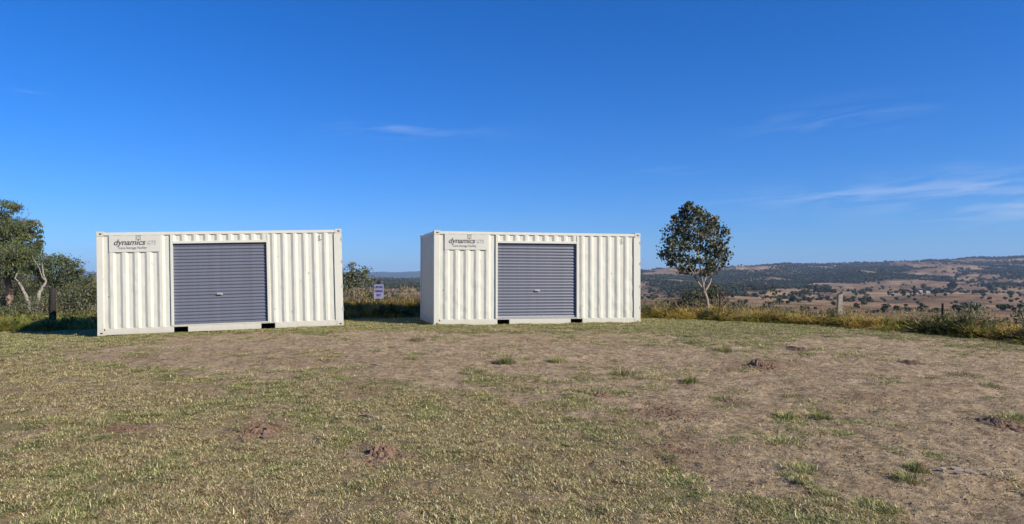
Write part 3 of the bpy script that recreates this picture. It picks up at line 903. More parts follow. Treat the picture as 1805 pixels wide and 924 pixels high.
    mb_.box((lx, .001, 2.305), (lx + .018, .0048, 2.445)); mb_.box((lx + .018, .001, 2.305), (lx + .072, .0048, 2.321))
    mb_.build('letter_mark', M['ink'], root)
    # door-end hinges on the right corner post
    for hz_ in (.42, 1.02, 1.68, 2.28):
        mb_ = MB(); mb_.box((CL - .028, -.004, hz_), (CL - .014, .004, hz_ + .075)); mb_.box((CL - .002, .0, hz_ - .01), (CL + .012, .05, hz_ + .085))
        mb_.build('hinge', M['steel'], root)
    return root
make_container('shipping_container', (-8.91, 17.40, CAMZ - 1.423), .217, -.017, -.028,
    'cream container left of the parking sign, door lettering grey, its left end beside the bushes', 3, .006, False)
make_container('shipping_container', (-.61, 18.99, CAMZ - 1.277), .203, .008, .001,
    'cream container right of the parking sign, showing its shaded left end and dented walls', 40, .010, True)

# ------------------------------------------------------------------ fence, sign
def post(name, px, ytop, Y, w_, m_, label, cat, round_=False, lean=0.0, group=None):
    p = at(px, ytop, Y); g0 = hz(p.x, p.y)
    root = empty(name, (p.x, p.y, g0), (0, lean, 0))
    tag(root, label, cat, group)
    mb_ = MB(); H = p.z - g0
    if round_:
        mb_.tube([(0, 0, -.1), (0.01, 0, H * .3), (-.006, 0, H * .7), (.004, 0, H)], [w_ * .56, w_ * .52, w_ * .5, w_ * .47], 9)
        o = mb_.build('post_shaft', m_, root, True)
    else:
        n = 7; vs_ = []
        for i in range(n):
            z_ = -.1 + (H + .1) * i / (n - 1)
            j_ = [rnd.uniform(-.006, .006) for _ in range(8)]
            for k, (sx, sy) in enumerate(((-1, -1), (1, -1), (1, 1), (-1, 1))):
                vs_.append((sx * w_ * .5 + j_[k], sy * w_ * .42 + j_[k + 4], z_ + (0.03 * sx if i == n - 1 else 0)))
        mb_.add(vs_, [(i * 4 + k, i * 4 + (k + 1) % 4, i * 4 + 4 + (k + 1) % 4, i * 4 + 4 + k) for i in range(n - 1) for k in range(4)] + [(n * 4 - 4, n * 4 - 3, n * 4 - 2, n * 4 - 1)])
        o = mb_.build('post_shaft', m_, root)
    return root, p
def picket(px, ytop, Y, label):
    p = at(px, ytop, Y); g0 = hz(p.x, p.y)
    root = empty('star_picket', (p.x, p.y, g0), (0.02, .03, .5)); tag(root, label, 'fence post')
    mb_ = MB(); H = p.z - g0
    for a in (0, 2.09, 4.19):
        c_, s__ = math.cos(a), math.sin(a)
        def T(x_, y_, z_): return (x_ * c_ - y_ * s__, x_ * s__ + y_ * c_, z_)
        vs_ = [T(x_, y_, z_) for z_ in (-.2, H) for x_, y_ in ((0, -.004), (.030, -.003), (.030, .003), (0, .004))]
        mb_.add(vs_, [(0, 1, 5, 4), (1, 2, 6, 5), (2, 3, 7, 6), (4, 5, 6, 7)])
    mb_.build('picket_shaft', M['picket'], root)
    return root, p
POSTS = []
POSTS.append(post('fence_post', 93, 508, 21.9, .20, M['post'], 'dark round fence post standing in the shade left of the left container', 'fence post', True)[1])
sg, sp_ = post('parking_sign', 667, 495, 24.0, .105, M['post'], 'small shade-toned lavender board with blue lettering on a dark post between the two containers', 'sign', False)
POSTS.append(sp_)
POSTS.append(picket(1268, 513, 23.0, 'thin steel picket just right of the young tree')[1])
POSTS.append(post('fence_post', 1479, 519, 20.6, .125, M['palepost'], 'pale split timber fence post standing alone in the grass right of the young tree', 'fence post', False, .02)[1])
POSTS.append(picket(1660, 535, 17.6, 'dark rusty steel picket near the right edge, in front of the leafy bushes')[1])
# sign board
b0 = at(668.5, 527, 23.9); b1 = at(668.5, 501.5, 23.9)
H_ = b1.z - b0.z; W_ = .335; zc = (b0.z + b1.z) / 2 - hz(sp_.x, sp_.y)
mb = MB(); mb.box((-W_ / 2 + .02, -.078, zc - H_ / 2), (W_ / 2 + .02, -.066, zc + H_ / 2))
bo = bevelled(mb.build('sign_board', M['sign'], sg), .003)
for i, (tx, wd_) in enumerate((('VISITORS', .27), ('PARKING', .27), ('ONLY', .17))):
    me = text_mesh(tx, .105, M['blue_ink'], 0, .004, 1.0, 'CENTER')
    xs_ = [v.co.x for v in me.vertices]
    me.transform(Matrix.Diagonal((wd_ / (max(xs_) - min(xs_)), 1, 1, 1)))
    part('lettering', me, bo, (.02, -.081, zc + H_ * (.5 - .26 - i * .275)))
# fence wires strung post to post
wires = empty('fence_wires', (POSTS[0].x, POSTS[0].y, hz(POSTS[0].x, POSTS[0].y)))
tag(wires, 'thin wires strung from post to post above the tall grass', 'fence wire')
ends = [Vector((-26, 20.5, 1.1))] + POSTS + [Vector((13.6, 11.5, .9))]
for dz in (.07, .32, .56):
    mb = MB()
    for a, b in zip(ends[:-1], ends[1:]):
        pts_ = [a.lerp(b, t_) - Vector((0, 0, dz + .05 * math.sin(math.pi * t_))) - wires.location for t_ in (0, .25, .5, .75, 1)]
        mb.tube(pts_, [.0035] * 5, 4)
    mb.build('wire', M['wire'], wires)

# ------------------------------------------------------------------ trees and shrubs
def leafquad(mb, p, s, n, col, droop=0.0):
    n = Vector(n)
    n.normalize()
    u = n.cross(Vector((rnd.uniform(-1, 1), rnd.uniform(-1, 1), rnd.uniform(-1, 1))))
    if droop: u = (u * (1 - droop) + Vector((rnd.uniform(-.3, .3), rnd.uniform(-.3, .3), -1)) * droop)
    if u.length < 1e-3: u = Vector((1, 0, 0))
    u.normalize(); v = n.cross(u).normalized()
    return u, v
def leaf(mb, p, L, W__, col, droop=0.0):
    n = Vector((rnd.uniform(-1, 1), rnd.uniform(-1, 1), rnd.uniform(-.6, 1)))
    if n.length < .05: n = Vector((0, 0, 1))
    u, v = leafquad(mb, p, L, n, col, droop)
    p = Vector(p); k = n.normalized() * L * .12
    mb.add([p - u * L * .5, p - v * W__ * .5 + k, p + u * L * .5, p + v * W__ * .5 + k], [(0, 1, 2), (0, 2, 3)], 0, col)
def curved(a, b, sag, n=4, wob=.06):
    a, b = Vector(a), Vector(b); L = (b - a).length
    out = []
    for i in range(n + 1):
        t_ = i / n
        p = a.lerp(b, t_) + Vector((0, 0, sag * L * math.sin(math.pi * t_)))
        if 0 < i < n: p += Vector((rnd.uniform(-1, 1), rnd.uniform(-1, 1), rnd.uniform(-1, 1))) * wob * L
        out.append(p)
    return out
def tree(name, label, cat, limbs, clumps, leafs, bark, cols, group=None, twigs=5, droop=0.0, limb_twig=True, dens=1.0, hollow=.35, thin=1.0):
    """limbs: polylines of (point, radius); clumps: (centre, rx, ry, rz); leaves sit round twig ends in each clump"""
    base = limbs[0][0][0]
    base = Vector((base[0], base[1], min(base[2], hz(base[0], base[1]))))
    root = empty(name, base); tag(root, label, cat, group)
    mb = MB(); nodes = []
    for l in limbs:
        pts_ = [Vector(p) - base for p, _ in l]; rad = [r_ * thin for _, r_ in l]
        P2, R2 = [pts_[0]], [rad[0]]
        for i in range(len(pts_) - 1):
            for t_ in (.33, .66, 1):
                P2.append(pts_[i].lerp(pts_[i + 1], t_) + Vector((rnd.uniform(-1, 1), rnd.uniform(-1, 1), 0)) * (rad[i] * .35 if t_ < 1 else 0))
                R2.append(rad[i] + (rad[i + 1] - rad[i]) * t_)
        mb.tube(P2, R2, 8)
        for p, r_ in list(zip(P2, R2))[len(P2) // 3:]: nodes.append((p, r_))
    lv = MB()
    Ls, Ws, per = leafs
    for (c, rx, ry, rz) in clumps:
        c = Vector(c) - base
        best = min(nodes, key=lambda q: (q[0] - c).length + (0.6 * max(0, q[0].z - c.z)))
        r0 = min(best[1] * .7, .012 + .03 * (best[0] - c).length)
        pth = curved(best[0], c, -.04)
        mb.tube(pth, [r0 + (max(r0 * .3, .003) - r0) * i / 4 for i in range(5)], 5)
        nt_ = max(3, int(twigs * (rx + rz) * 2))
        for _ in range(nt_):
            while True:
                d = Vector((rnd.uniform(-1, 1), rnd.uniform(-1, 1), rnd.uniform(-1, 1)))
                if d.length < 1 and (d.length > hollow): break
            e = c + Vector((d.x * rx, d.y * ry, d.z * rz))
            if limb_twig: mb.tube(curved(c - (c - e) * .1, e, .05, 2, .08), [max(r0 * .3, .004), .004, .002], 3, cap=False)
            tw = min(rx, rz) * .42
            cc = rnd.choice(cols)
            for _ in range(int(per * dens)):
                q = e + Vector((rnd.gauss(0, tw), rnd.gauss(0, tw), rnd.gauss(0, tw * .75)))
                sc__ = rnd.uniform(.7, 1.25)
                leaf(lv, q, Ls * sc__, Ws * sc__, vary(cc if rnd.random() < .7 else rnd.choice(cols), .3), droop)
    mb.build('trunk', bark, root, True)
    lo = lv.build('crown', M['leaf'], root)
    lo['kind'] = 'stuff'
    return root

# the young tree by the fence (positions in depth Y = 23.6)
YT = 23.6
def A3(px, py, dy=0.0, Y=YT): return at(px, py, Y + dy)
g_t = hz(at(1249, 545, YT).x, YT)
limbs = [
 [(Vector((at(1250, 545, YT).x, YT, g_t - .1)), .085), (A3(1246, 528), .075), (A3(1240, 513), .062), (A3(1228, 493, .1), .042), (A3(1215, 470, .2), .028), (A3(1206, 440, .2), .018), (A3(1196, 415, .3), .010)],
 [(A3(1241, 514), .052), (A3(1237, 490, -.2), .036), (A3(1233, 460, -.3), .026), (A3(1228, 425, -.3), .018), (A3(1222, 390, -.2), .010), (A3(1213, 360, -.1), .006)],
 [(A3(1242, 515), .052), (A3(1252, 498, .2), .036), (A3(1256, 475, .3), .028), (A3(1262, 445, .3), .018), (A3(1270, 415, .3), .010)],
 [(A3(1240, 505), .036), (A3(1246, 480, .4), .026), (A3(1243, 450, .5), .018), (A3(1246, 410, .5), .012), (A3(1240, 378, .4), .007)],
 [(A3(1228, 493), .030), (A3(1212, 478, -.3), .020), (A3(1196, 462, -.4), .012), (A3(1180, 445, -.4), .008)],
 [(A3(1253, 490), .024), (A3(1266, 468, -.3), .016), (A3(1276, 445, -.4), .009)],
]
def yclump(px, py, r_, dy): return (A3(1226 + (px - 1226) * .94, py, dy), r_, r_ * 1.05, r_ * .85)
yc = [yclump(*q) for q in (
 (1213,363,.13,0),(1216,370,.17,-.1),(1228,371,.17,.1),(1204,373,.14,.1),(1206,380,.24,.1),(1222,378,.28,-.2),(1238,380,.26,.3),(1196,393,.28,.2),(1214,397,.32,-.4),(1234,398,.34,.1),(1252,393,.28,-.2),(1184,408,.26,-.1),(1203,415,.3,.5),
 (1225,417,.33,.5),(1245,414,.33,-.5),(1263,408,.28,.3),(1176,428,.26,.2),(1190,433,.3,-.4),(1212,436,.26,-.5),(1235,438,.26,.5),(1255,434,.30,.2),(1272,426,.26,-.2),(1172,447,.24,0),
 (1186,453,.26,.4),(1204,457,.26,-.1),(1222,462,.22,.4),(1245,458,.26,-.3),(1264,452,.28,.4),(1279,444,.22,0),(1180,466,.14,.2),(1198,474,.16,-.2),(1217,478,.16,.3),(1240,480,.18,-.1),(1258,472,.2,.2),(1276,462,.16,.2),(1281,410,.12,.1),(1262,388,.12,.1),(1187,385,.10,.1))]
tree('young_tree', 'slender young tree with pale trunk and dark round leaves behind the fence', 'tree', limbs, yc, (.092, .078, 11), M['bark2'],
     [(.05, .065, .028), (.08, .10, .045), (.13, .145, .08), (.04, .05, .022), (.11, .085, .04)], twigs=15, droop=.2, hollow=.25, thin=.72)

# eucalypts at the left
YE = 40.0
def E3(px, py, dy=0.0): return at(px, py, YE + dy)
def base_at(px, Y): 
    x_ = at(px, 500, Y).x
    return Vector((x_, Y, hz(x_, Y) - .1))
limbs = [
 [(base_at(18, 42), .42), (E3(16, 520, 2), .36), (E3(12, 490, 2), .30), (E3(8, 455, 2), .22), (E3(4, 420, 2), .15), (E3(6, 390, 2), .09), (E3(2, 365, 2), .05)],
 [(E3(12, 490, 2), .22), (E3(26, 460, 1), .16), (E3(38, 430, 1), .12), (E3(48, 412, 1), .10), (E3(45, 392, 1), .06)],
 [(E3(48, 412, 1), .08), (E3(56, 398, 1), .05), (E3(64, 388, 1), .03)],
 [(E3(48, 412, 1), .05), (E3(58, 418, 1), .03), (E3(70, 407, 1), .02)],
 [(E3(10, 440, 2), .12), (E3(-10, 430, 2), .10), (E3(-30, 420, 3), .06)],
 [(E3(30, 420, 2), .05), (E3(42, 390, 2), .035), (E3(52, 377, 2), .02), (E3(57, 374, 2), .01)],
 [(E3(50, 378, 2), .012), (E3(52, 352, 2), .006)],
]
def ecl(px, py, r_, dy=1.0, fl=.55): return (E3(px, py, dy), r_, r_ * 1.1, r_ * fl)
ec = [ecl(*q) for q in ((4,360,.42,2),(22,362,.45,2),(30,368,.35,1),(10,380,.5,2),(-6,385,.7,2),(22,390,.6,1),(34,395,.5,2),(8,400,.75,1),(60,393,.42,1),(52,400,.45,1),(46,408,.4,1),(30,410,.55,2),(14,420,.75,0),
   (-6,425,.9,1),(52,417,.35,1),(73,410,.20,1),(68,418,.2,1),(34,430,.65,1),(20,440,.75,0),(2,448,.8,1),(50,440,.55,2),(66,435,.42,1),(70,428,.3,2),(56,452,.5,2),(30,455,.75,0),(12,462,.8,1),(-10,455,.9,2),(22,475,.6,2),(40,470,.6,0),
   (6,408,.8,0),(20,406,.6,0),(40,418,.5,1),(28,442,.7,-.5),(44,448,.6,0),(58,444,.5,1),(16,448,.8,-1),(4,470,.9,-1),(30,480,.7,1),(50,476,.6,2),(60,480,.5,2),(14,484,.8,1),(-25,400,.9,2),(-30,440,1.,2),(-45,420,1.0,3),(62,468,.45,2))]
tree('gum_tree', 'tall ragged gum tree cut by the left edge, its bark pinkish brown', 'tree', limbs, ec, (.16, .05, 26), M['barkred'],
     [(.06, .08, .03), (.10, .125, .04), (.15, .17, .055), (.045, .06, .028)], twigs=9, droop=.5, thin=.6)
ec += []
# the pale leaning twin trunks
YD = 34.0
def D3(px, py, dy=0.0): return at(px, py, YD + dy)
limbs = [
 [(base_at(64, YD), .20), (D3(66, 535), .17), (D3(68, 520), .15), (D3(76, 505, .2), .12), (D3(81, 496, .3), .08), (D3(76, 482, .5), .055), (D3(74, 465, .6), .04), (D3(81, 452, .6), .02)],
 [(D3(81, 496, .3), .06), (D3(74, 488, .2), .04), (D3(68, 470, .2), .03), (D3(58, 455, .2), .02), (D3(52, 440, 0), .012)],
 [(D3(75, 507, .2), .05), (D3(82, 505, 0), .035), (D3(90, 506, -.2), .02)],
 [(base_at(56, YD), .18), (D3(52, 540), .15), (D3(46, 522), .13), (D3(38, 506), .10), (D3(33, 497), .08), (D3(26, 491, .2), .05), (D3(30, 482, .3), .03)],
 [(D3(33, 497), .05), (D3(38, 490, -.2), .03), (D3(44, 484, -.3), .015)],
]
ec = [(D3(px, py, dy), r_, r_, r_ * .6) for (px, py, r_, dy) in ((70,452,.30,.6),(80,458,.25,.6),(52,440,.3,0),(45,484,.3,.6),(30,482,.35,1),(62,472,.25,1.2))]
tree('gum_tree', 'pale bare-limbed gum with two leaning white trunks left of the left container', 'tree', limbs, ec, (.13, .045, 18), M['bark'],
     [(.06, .08, .03), (.10, .12, .045)], twigs=8, droop=.5, thin=.62)
# bushy rounded tree next to it
YB = 41.0
def B3(px, py, dy=0.0): return at(px, py, YB + dy)
limbs = [[(base_at(100, YB), .22), (B3(100, 530), .2), (B3(102, 505), .15), (B3(106, 485), .10), (B3(110, 470), .05)],
         [(B3(101, 515), .10), (B3(118, 495, .5), .07), (B3(132, 480, .6), .04)], [(B3(101, 515), .10), (B3(88, 490, .5), .07), (B3(84, 475, .6), .04)]]
ec = [(B3(px, py, dy), r_, r_ * 1.2, r_ * .6) for (px, py, r_, dy) in ((88,462,.5,.5),(100,460,.6,0),(112,460,.6,.5),(124,465,.55,0),(134,474,.4,.5),(141,478,.28,0),(90,476,.6,-.6),(106,475,.7,-.6),(122,480,.55,-.5),(84,490,.6,0),
   (98,492,.7,-.5),(116,494,.7,0),(132,494,.5,.5),(150,492,.5,1),(146,505,.7,1),(74,470,.5,1),(72,486,.6,1.5),(76,500,.6,1.5),(92,508,.6,-.4),(110,512,.7,0),(128,510,.6,.4))]
tree('gum_tree', 'low rounded dark green gum tree between the pale trunks and the left container', 'tree', limbs, ec, (.15, .06, 26), M['bark'],
     [(.055, .075, .03), (.085, .105, .038), (.12, .14, .05), (.045, .06, .028)], twigs=6, droop=.4)

def shrub(label, px, Y, w_, h_, cols, leafs=(.09, .06, 14), n=10, base_py=None, sprigs=(), cat='bush', zoff=0.0, group=None, flat=.75, twigs=7):
    p = at(px, 500, Y); g0 = hz(p.x, p.y) + zoff
    b = Vector((p.x, p.y, g0 - .1))
    limbs_ = []
    cl = []
    for i in range(n):
        a = rnd.uniform(0, 6.28); rr_ = math.sqrt(rnd.random()); zz = rnd.uniform(.3, .86)
        k = math.sqrt(max(0, 1 - (zz * 1.0 - .35) ** 2)) * .9
        c = b + Vector((math.cos(a) * w_ * .42 * rr_ * k, math.sin(a) * w_ * .4 * rr_ * k, .1 + h_ * zz))
        cl.append((c, w_ * .17, w_ * .17, h_ * .17))
    for i in range(4):
        a = i * 1.6 + rnd.uniform(-.4, .4)
        e = b + Vector((math.cos(a) * w_ * .22, math.sin(a) * w_ * .22, h_ * .6))
        limbs_.append([(b, .03 + .01 * h_), (b.lerp(e, .5) + Vector((0, 0, .1)), .02), (e, .01)])
    for (spx, spy) in sprigs:
        e = at(spx, spy, Y)
        m0 = b.lerp(e, .6)
        limbs_.append([(b, .025), (m0, .014), (e, .005)])
        cl.append((e, .14, .14, .16)); cl.append((b.lerp(e, .88), .12, .12, .12))
    return tree('bush', label, cat, limbs_, cl, leafs, M['bark2'], cols, group, twigs=twigs, limb_twig=False)
DG = [(.045, .06, .025), (.07, .085, .035), (.10, .115, .045), (.12, .11, .055)]
OL = [(.10, .115, .05), (.14, .15, .065), (.07, .085, .035), (.18, .17, .085)]
BR = [(.10, .06, .035), (.14, .085, .05), (.07, .05, .03)]
shrub('grey-green bush with tall sprigs behind the right end of the left container', 628, 25.5, 2.3, 1.9, DG + OL, (.085, .05, 18), 16, sprigs=((618, 466), (646, 474), (622, 478)))
shrub('olive bush in front of the rounded gum beside the left container', 140, 33, 2.6, 1.9, OL, (.1, .045, 16), 14)
shrub('dense olive thicket directly left of the left container end', 160, 30, 2.2, 1.6, OL + DG, (.1, .045, 16), 12)
shrub('low dark bush under the tall gum at the left edge', 8, 36, 2.4, 1.2, DG + OL, (.1, .05, 16), 12)
shrub('dark undergrowth bush between the twin pale trunks and the tall gum', 30, 37, 2.2, 1.6, DG, (.1, .05, 16), 12)
shrub('broad olive bush in the dip behind the rounded gum, by the left container', 150, 45, 5.0, 3.0, OL + DG, (.14, .06, 18), 22)
shrub('dark broad bush filling the gap below the tall gum', 50, 46, 6.0, 2.9, DG + OL, (.14, .06, 18), 24)
shrub('tall dense green bush just left of the left container, behind its shadow', 148, 27, 2.4, 1.9, DG + OL, (.09, .045, 20), 20)
shrub('wide dark bush under the twin pale trunks', 66, 33, 3.2, 1.3, DG + OL, (.1, .045, 18), 18)
shrub('shaded scrubby bush behind the dark round post', 92, 36, 3.0, 1.7, DG + OL, (.1, .05, 18), 16)
shrub('dark green bush at the foot of the young tree', 1232, 26.5, 1.7, 1.55, DG, (.085, .05, 16), 12)
shrub('blackish bush low left of the young tree trunk', 1205, 27.5, 1.4, 1.35, [(.04, .04, .022), (.06, .05, .03)], (.085, .05, 16), 10)
shrub('reddish brown bush right of the young tree trunk', 1266, 26.5, 1.05, 1.5, BR, (.075, .045, 14), 9)
shrub('bright leafy bush rising over the grass right of the rusty picket', 1718, 20.6, 1.0, 1.15, [(.08, .10, .04), (.13, .15, .07), (.20, .21, .12)], (.085, .055, 13), 9)
shrub('low leafy bush touching the left side of the bigger bright bush', 1688, 20.9, .6, .9, [(.08, .10, .04), (.13, .14, .07)], (.08, .05, 12), 6)
shrub('dark green bush at the right edge of the photo above the grass', 1806, 18.2, .8, .85, DG, (.085, .05, 13), 7)
shrub('small dark bush in the grass just before the right edge', 1765, 19.2, .55, .62, DG, (.08, .05, 11), 5)
shrub('leafy sapling poking above the grass left of the pale timber post', 1357, 24, .45, 1.35, [(.06, .08, .03), (.10, .12, .05)], (.09, .055, 9), 5, cat='sapling')

# ------------------------------------------------------------------ distant trees
def fartree(nm, H, Wd, seed, shape, n=220, trunk=True, q=.11):
    rs = random.Random(seed); mb = MB()
    lobes = []
    for i in range(7):
        a = rs.uniform(0, 6.28); rr_ = rs.uniform(.0, .3)
        lobes.append(Vector((math.cos(a) * Wd * rr_, math.sin(a) * Wd * rr_, H * rs.uniform(.35, .85) if shape else H * (.30 + .55 * i / 6))))
    for i in range(n):
        l = rs.choice(lobes)
        k = .34 if shape else .34 * (1.15 - l.z / H)
        while True:
            d = Vector((rs.uniform(-1, 1), rs.uniform(-1, 1), rs.uniform(-1, 1)))
            if .5 < d.length < 1: break
        p = l + Vector((d.x * Wd * k, d.y * Wd * k, d.z * H * .17))
        s_ = Wd * q * rs.uniform(.6, 1.5)
        nn = (d + Vector((rs.uniform(-.5, .5), rs.uniform(-.5, .5), rs.uniform(-.5, .5)))).normalized()
        u_ = nn.cross(Vector((rs.uniform(-1, 1), rs.uniform(-1, 1), .3))).normalized(); v_ = nn.cross(u_)
        c = rs.choice([(.035, .05, .02), (.05, .065, .028), (.07, .08, .038), (.085, .085, .045)])
        mb.add([p + u_ * s_ + v_ * s_ * .2, p + v_ * s_ * .8, p - u_ * s_ * .9, p - v_ * s_ * .7 + u_ * .3 * s_], [(0, 1, 2, 3)], 0, c)
    if trunk:
        mb.tube([(0, 0, -.5), (Wd * .02, 0, H * .35), (0, 0, H * .7)], [H * .028, H * .02, H * .01], 5, 1, (.2, .17, .14))
        mb.tube([(Wd * .02, 0, H * .3), (Wd * .2, Wd * .05, H * .6)], [H * .014, H * .006], 4, 1, (.2, .17, .14))
    return mb.mesh(nm, [M['farleaf'], M['bark']])
far_me = [fartree('paddock_tree', 9, 8, 1, 1), fartree('paddock_tree', 11, 7, 2, 1), fartree('paddock_tree', 7, 8, 3, 1), fartree('paddock_tree', 13, 6, 4, 0), fartree('paddock_tree', 6, 5.5, 5, 1)]
wood_me = [fartree('woodland_tree', 9, 8, 11, 1, 90, True, .16), fartree('woodland_tree', 11, 7.5, 12, 1, 90, True, .16), fartree('woodland_tree', 7.5, 7, 13, 1, 80, True, .16)]
def depth_of(px, py, lo=120.0, hi=4200.0):
    """first place along the sight line where the land is met"""
    ys_ = np.exp(np.linspace(math.log(lo), math.log(hi), 900))
    u = (PY - py) / FOC; k = ys_ / (cP - sP * u)
    x_ = (px - PX) / FOC * k; z_ = CAMZ + (sP + cP * u) * k
    hit = np.nonzero(height(x_, ys_) >= z_)[0]
    if len(hit) == 0: return None
    i = hit[0]
    return Vector((x_[i], ys_[i], hz(x_[i], ys_[i])))
def far_one(px, py, wpx, kind, label, group, tall=1.0):
    p = depth_of(px, py)
    if p is None: return
    me = far_me[kind]
    wm_ = wpx / FOC * p.y; base_w = (8, 7, 8, 6, 5.5)[kind]
    o = bpy.data.objects.new('paddock_tree', me); C.objects.link(o)
    s_ = wm_ / base_w
    o.location = p; o.rotation_euler = (0, 0, rnd.uniform(0, 6.28)); o.scale = (s_, s_, s_ * tall)
    tag(o, label, 'tree', group)
for (px, py, wpx, kd, tl, lb) in (
  (1592, 523, 13, 1, .8, 'dark pointed tree at the left end of the farmhouse row on the brown hill'),
  (1612, 525, 11, 3, .9, 'tall narrow dark tree standing left of the farmhouse'),
  (1629, 514, 11, 1, .9, 'dark leafy tree right behind the farmhouse roof'),
  (1638, 514, 9, 0, .9, 'round tree touching the right side of the tree behind the farmhouse'),
  (1648, 521, 12, 0, .9, 'round dark tree in front of the long shed'),
  (1661, 519, 12, 2, .9, 'round dark tree in the middle of the row right of the farmhouse'),
  (1669, 517, 10, 0, .9, 'dark tree joined to the big one at the right end of the farmhouse row'),
  (1679, 512, 18, 2, 1.0, 'broadest dark tree of the farmhouse row, set a little uphill'),
  (1691, 513, 6, 4, .8, 'small round bush at the right end of the farmhouse row'),
  (1747, 515, 15, 0, .8, 'wide dark round tree right of the farm track'),
  (1753, 514, 10, 2, .8, 'dark tree tucked against the wide round one right of the farm track'),
  (1770, 514, 10, 4, .8, 'single round dark tree farthest right of the pair by the farm track'),
  (1704, 486, 11, 0, .8, 'lone dark tree above the end of the terraced line on the brown hill'),
  (1706, 502, 8, 4, .8, 'small tree on the brown slope below the lone dark tree'),
  (1713, 501, 8, 1, .8, 'taller small tree beside another on the slope below the lone dark tree'),
  (1790, 503, 7, 4, .6, 'brown low bush on the open slope at far right'),
  (1640, 552, 11, 2, .7, 'small dark bush just above the grass left of the rusty picket'),
  (1533, 537, 9, 1, 1.2, 'two-tiered dark tree just above the grass right of the timber post'),
  (1505, 529, 8, 0, .9, 'dark round tree right of the timber post on the brown slope'),
  (1427, 512, 8, 0, 1.0, 'dark round tree left of the top of the timber post'),
  (1463, 511, 6, 0, 1.0, 'small dark tree just left of the timber post'),
  (1309, 511, 6, 0, .9, 'first of two small round trees on the open field right of the young tree'),
  (1322, 511, 6, 2, .9, 'second of two small round trees on the open field right of the young tree'),
  (1299, 520, 9, 1, .9, 'dark tree at the dip of the gully right of the young tree'),
  (1292, 526, 9, 0, .9, 'lowest dark tree of the gully right of the young tree')):
    far_one(px, py, wpx, kd, lb, 'separate trees on the brown hillside', tl)
lines = [((1375, 528), (1440, 517), 12, 9, 'in the dark creek row left of the timber post', 'creek row trees'),
         ((1368, 537), (1425, 533), 10, 9, 'in the lower creek row left of the timber post', 'lower creek row trees'),
         ((1440, 517), (1472, 520), 6, 9, 'in the grove behind the timber post', 'grove trees behind the timber post'),
         ((1145, 520), (1172, 512), 5, 7, 'small tree between the container and young tree', 'small trees left of the young tree'),
         ((1280, 527), (1330, 511), 6, 6, 'in the gully right of the young tree', 'gully trees'),
         ((1730, 497), (1800, 492), 14, 8, 'in the upper slope row, far right', 'upper slope row trees'),
         ((1655, 497), (1700, 487), 9, 6, 'on the terraced line of the brown hill', 'terrace line trees'),
         ((1550, 484), (1600, 480), 9, 8, 'in the high clump above the farmhouse', 'clump above the farmhouse')]
ORD = 'first second third fourth fifth sixth seventh eighth ninth tenth eleventh twelfth thirteenth fourteenth'.split()
for (a, b, n_, wpx, lb, gp_) in lines:
    for i in range(n_):
        t_ = (i + rnd.uniform(-.3, .3)) / max(1, n_ - 1)
        lb_ = ORD[i] + ' tree from the left, ' + lb
        far_one(a[0] + (b[0] - a[0]) * t_, a[1] + (b[1] - a[1]) * t_ + rnd.uniform(-1.5, 1.5), wpx * rnd.uniform(.75, 1.25), rnd.choice((0, 1, 2, 4)), lb_, gp_, rnd.uniform(.7, 1.1))

# woodland that nobody could count
n = 460000
lY = rng.uniform(math.log(900), math.log(6500), n)
Yw = np.exp(lY); pxw = rng.uniform(-60, 1900, n)
xw = (pxw - PX) / FOC * Yw
# a natural stand per square metre, thinned where trees merge in the distance
wdn = wood_density(xw, Yw)
keep = rng.random(n) < wdn * np.interp(Yw, [900, 1500, 2500, 6500], [.14, .32, .5, .5]) + .0045
vis = (pxw > 1110) | ((pxw > 590) & (pxw < 750)) | (pxw < 180)
keep &= vis
xw, Yw = xw[keep], Yw[keep]
zw = height(xw, Yw)
sw = rng.uniform(.6, 1.15, len(xw)) * np.interp(Yw, [900, 3000, 6500], [.85, 1.1, 1.4])
wp = [bpy.data.objects.new('woodland_tree', m_) for m_ in wood_me]
scatter('distant_woodland', np.stack([xw, Yw, zw], 1), np.stack([xw * 0, xw * 0, rng.random(len(xw)) * 6.28], 1), np.stack([sw, sw, sw * rng.uniform(.7, 1.1, len(xw))], 1), (rng.random(len(xw)) * 3).astype(int), wp)
print('woodland', len(xw))
# scrub and trees on the nearer fall of the land left, behind the containers
n = 5000
Yw = np.exp(rng.uniform(math.log(50), math.log(800), n)); pxw = rng.uniform(-60, 760, n); xw = (pxw - PX) / FOC * Yw
keep = (rng.random(n) < .55 * sstep(fbm(xw / 14., Yw / 14., 161, 3), .45, .6)) & ((pxw < 180) | (Yw > 420))
keep &= ~((pxw > 560) & (Yw < 520))
Y2 = np.exp(rng.uniform(math.log(320), math.log(1500), 1500)); p2 = rng.uniform(1120, 1880, 1500); x2 = (p2 - PX) / FOC * Y2
k2_ = rng.random(1500) < .06 + .9 * sstep(fbm(x2 / 70., Y2 / 110., 163, 4), .54, .66)
xw = np.concatenate([xw[keep], x2[k2_]]); Yw = np.concatenate([Yw[keep], Y2[k2_]]); keep = np.ones(len(xw), bool)
xw, Yw = xw[keep], Yw[keep]; zw = height(xw, Yw)
sw = rng.uniform(.3, .6, len(xw)) * np.interp(Yw, [50, 150, 800], [.5, .8, 1.5])
scatter('distant_scrub', np.stack([xw, Yw, zw], 1), np.stack([xw * 0, xw * 0, rng.random(len(xw)) * 6.28], 1), np.stack([sw, sw, sw * .8], 1), (rng.random(len(xw)) * 3).astype(int), wp)

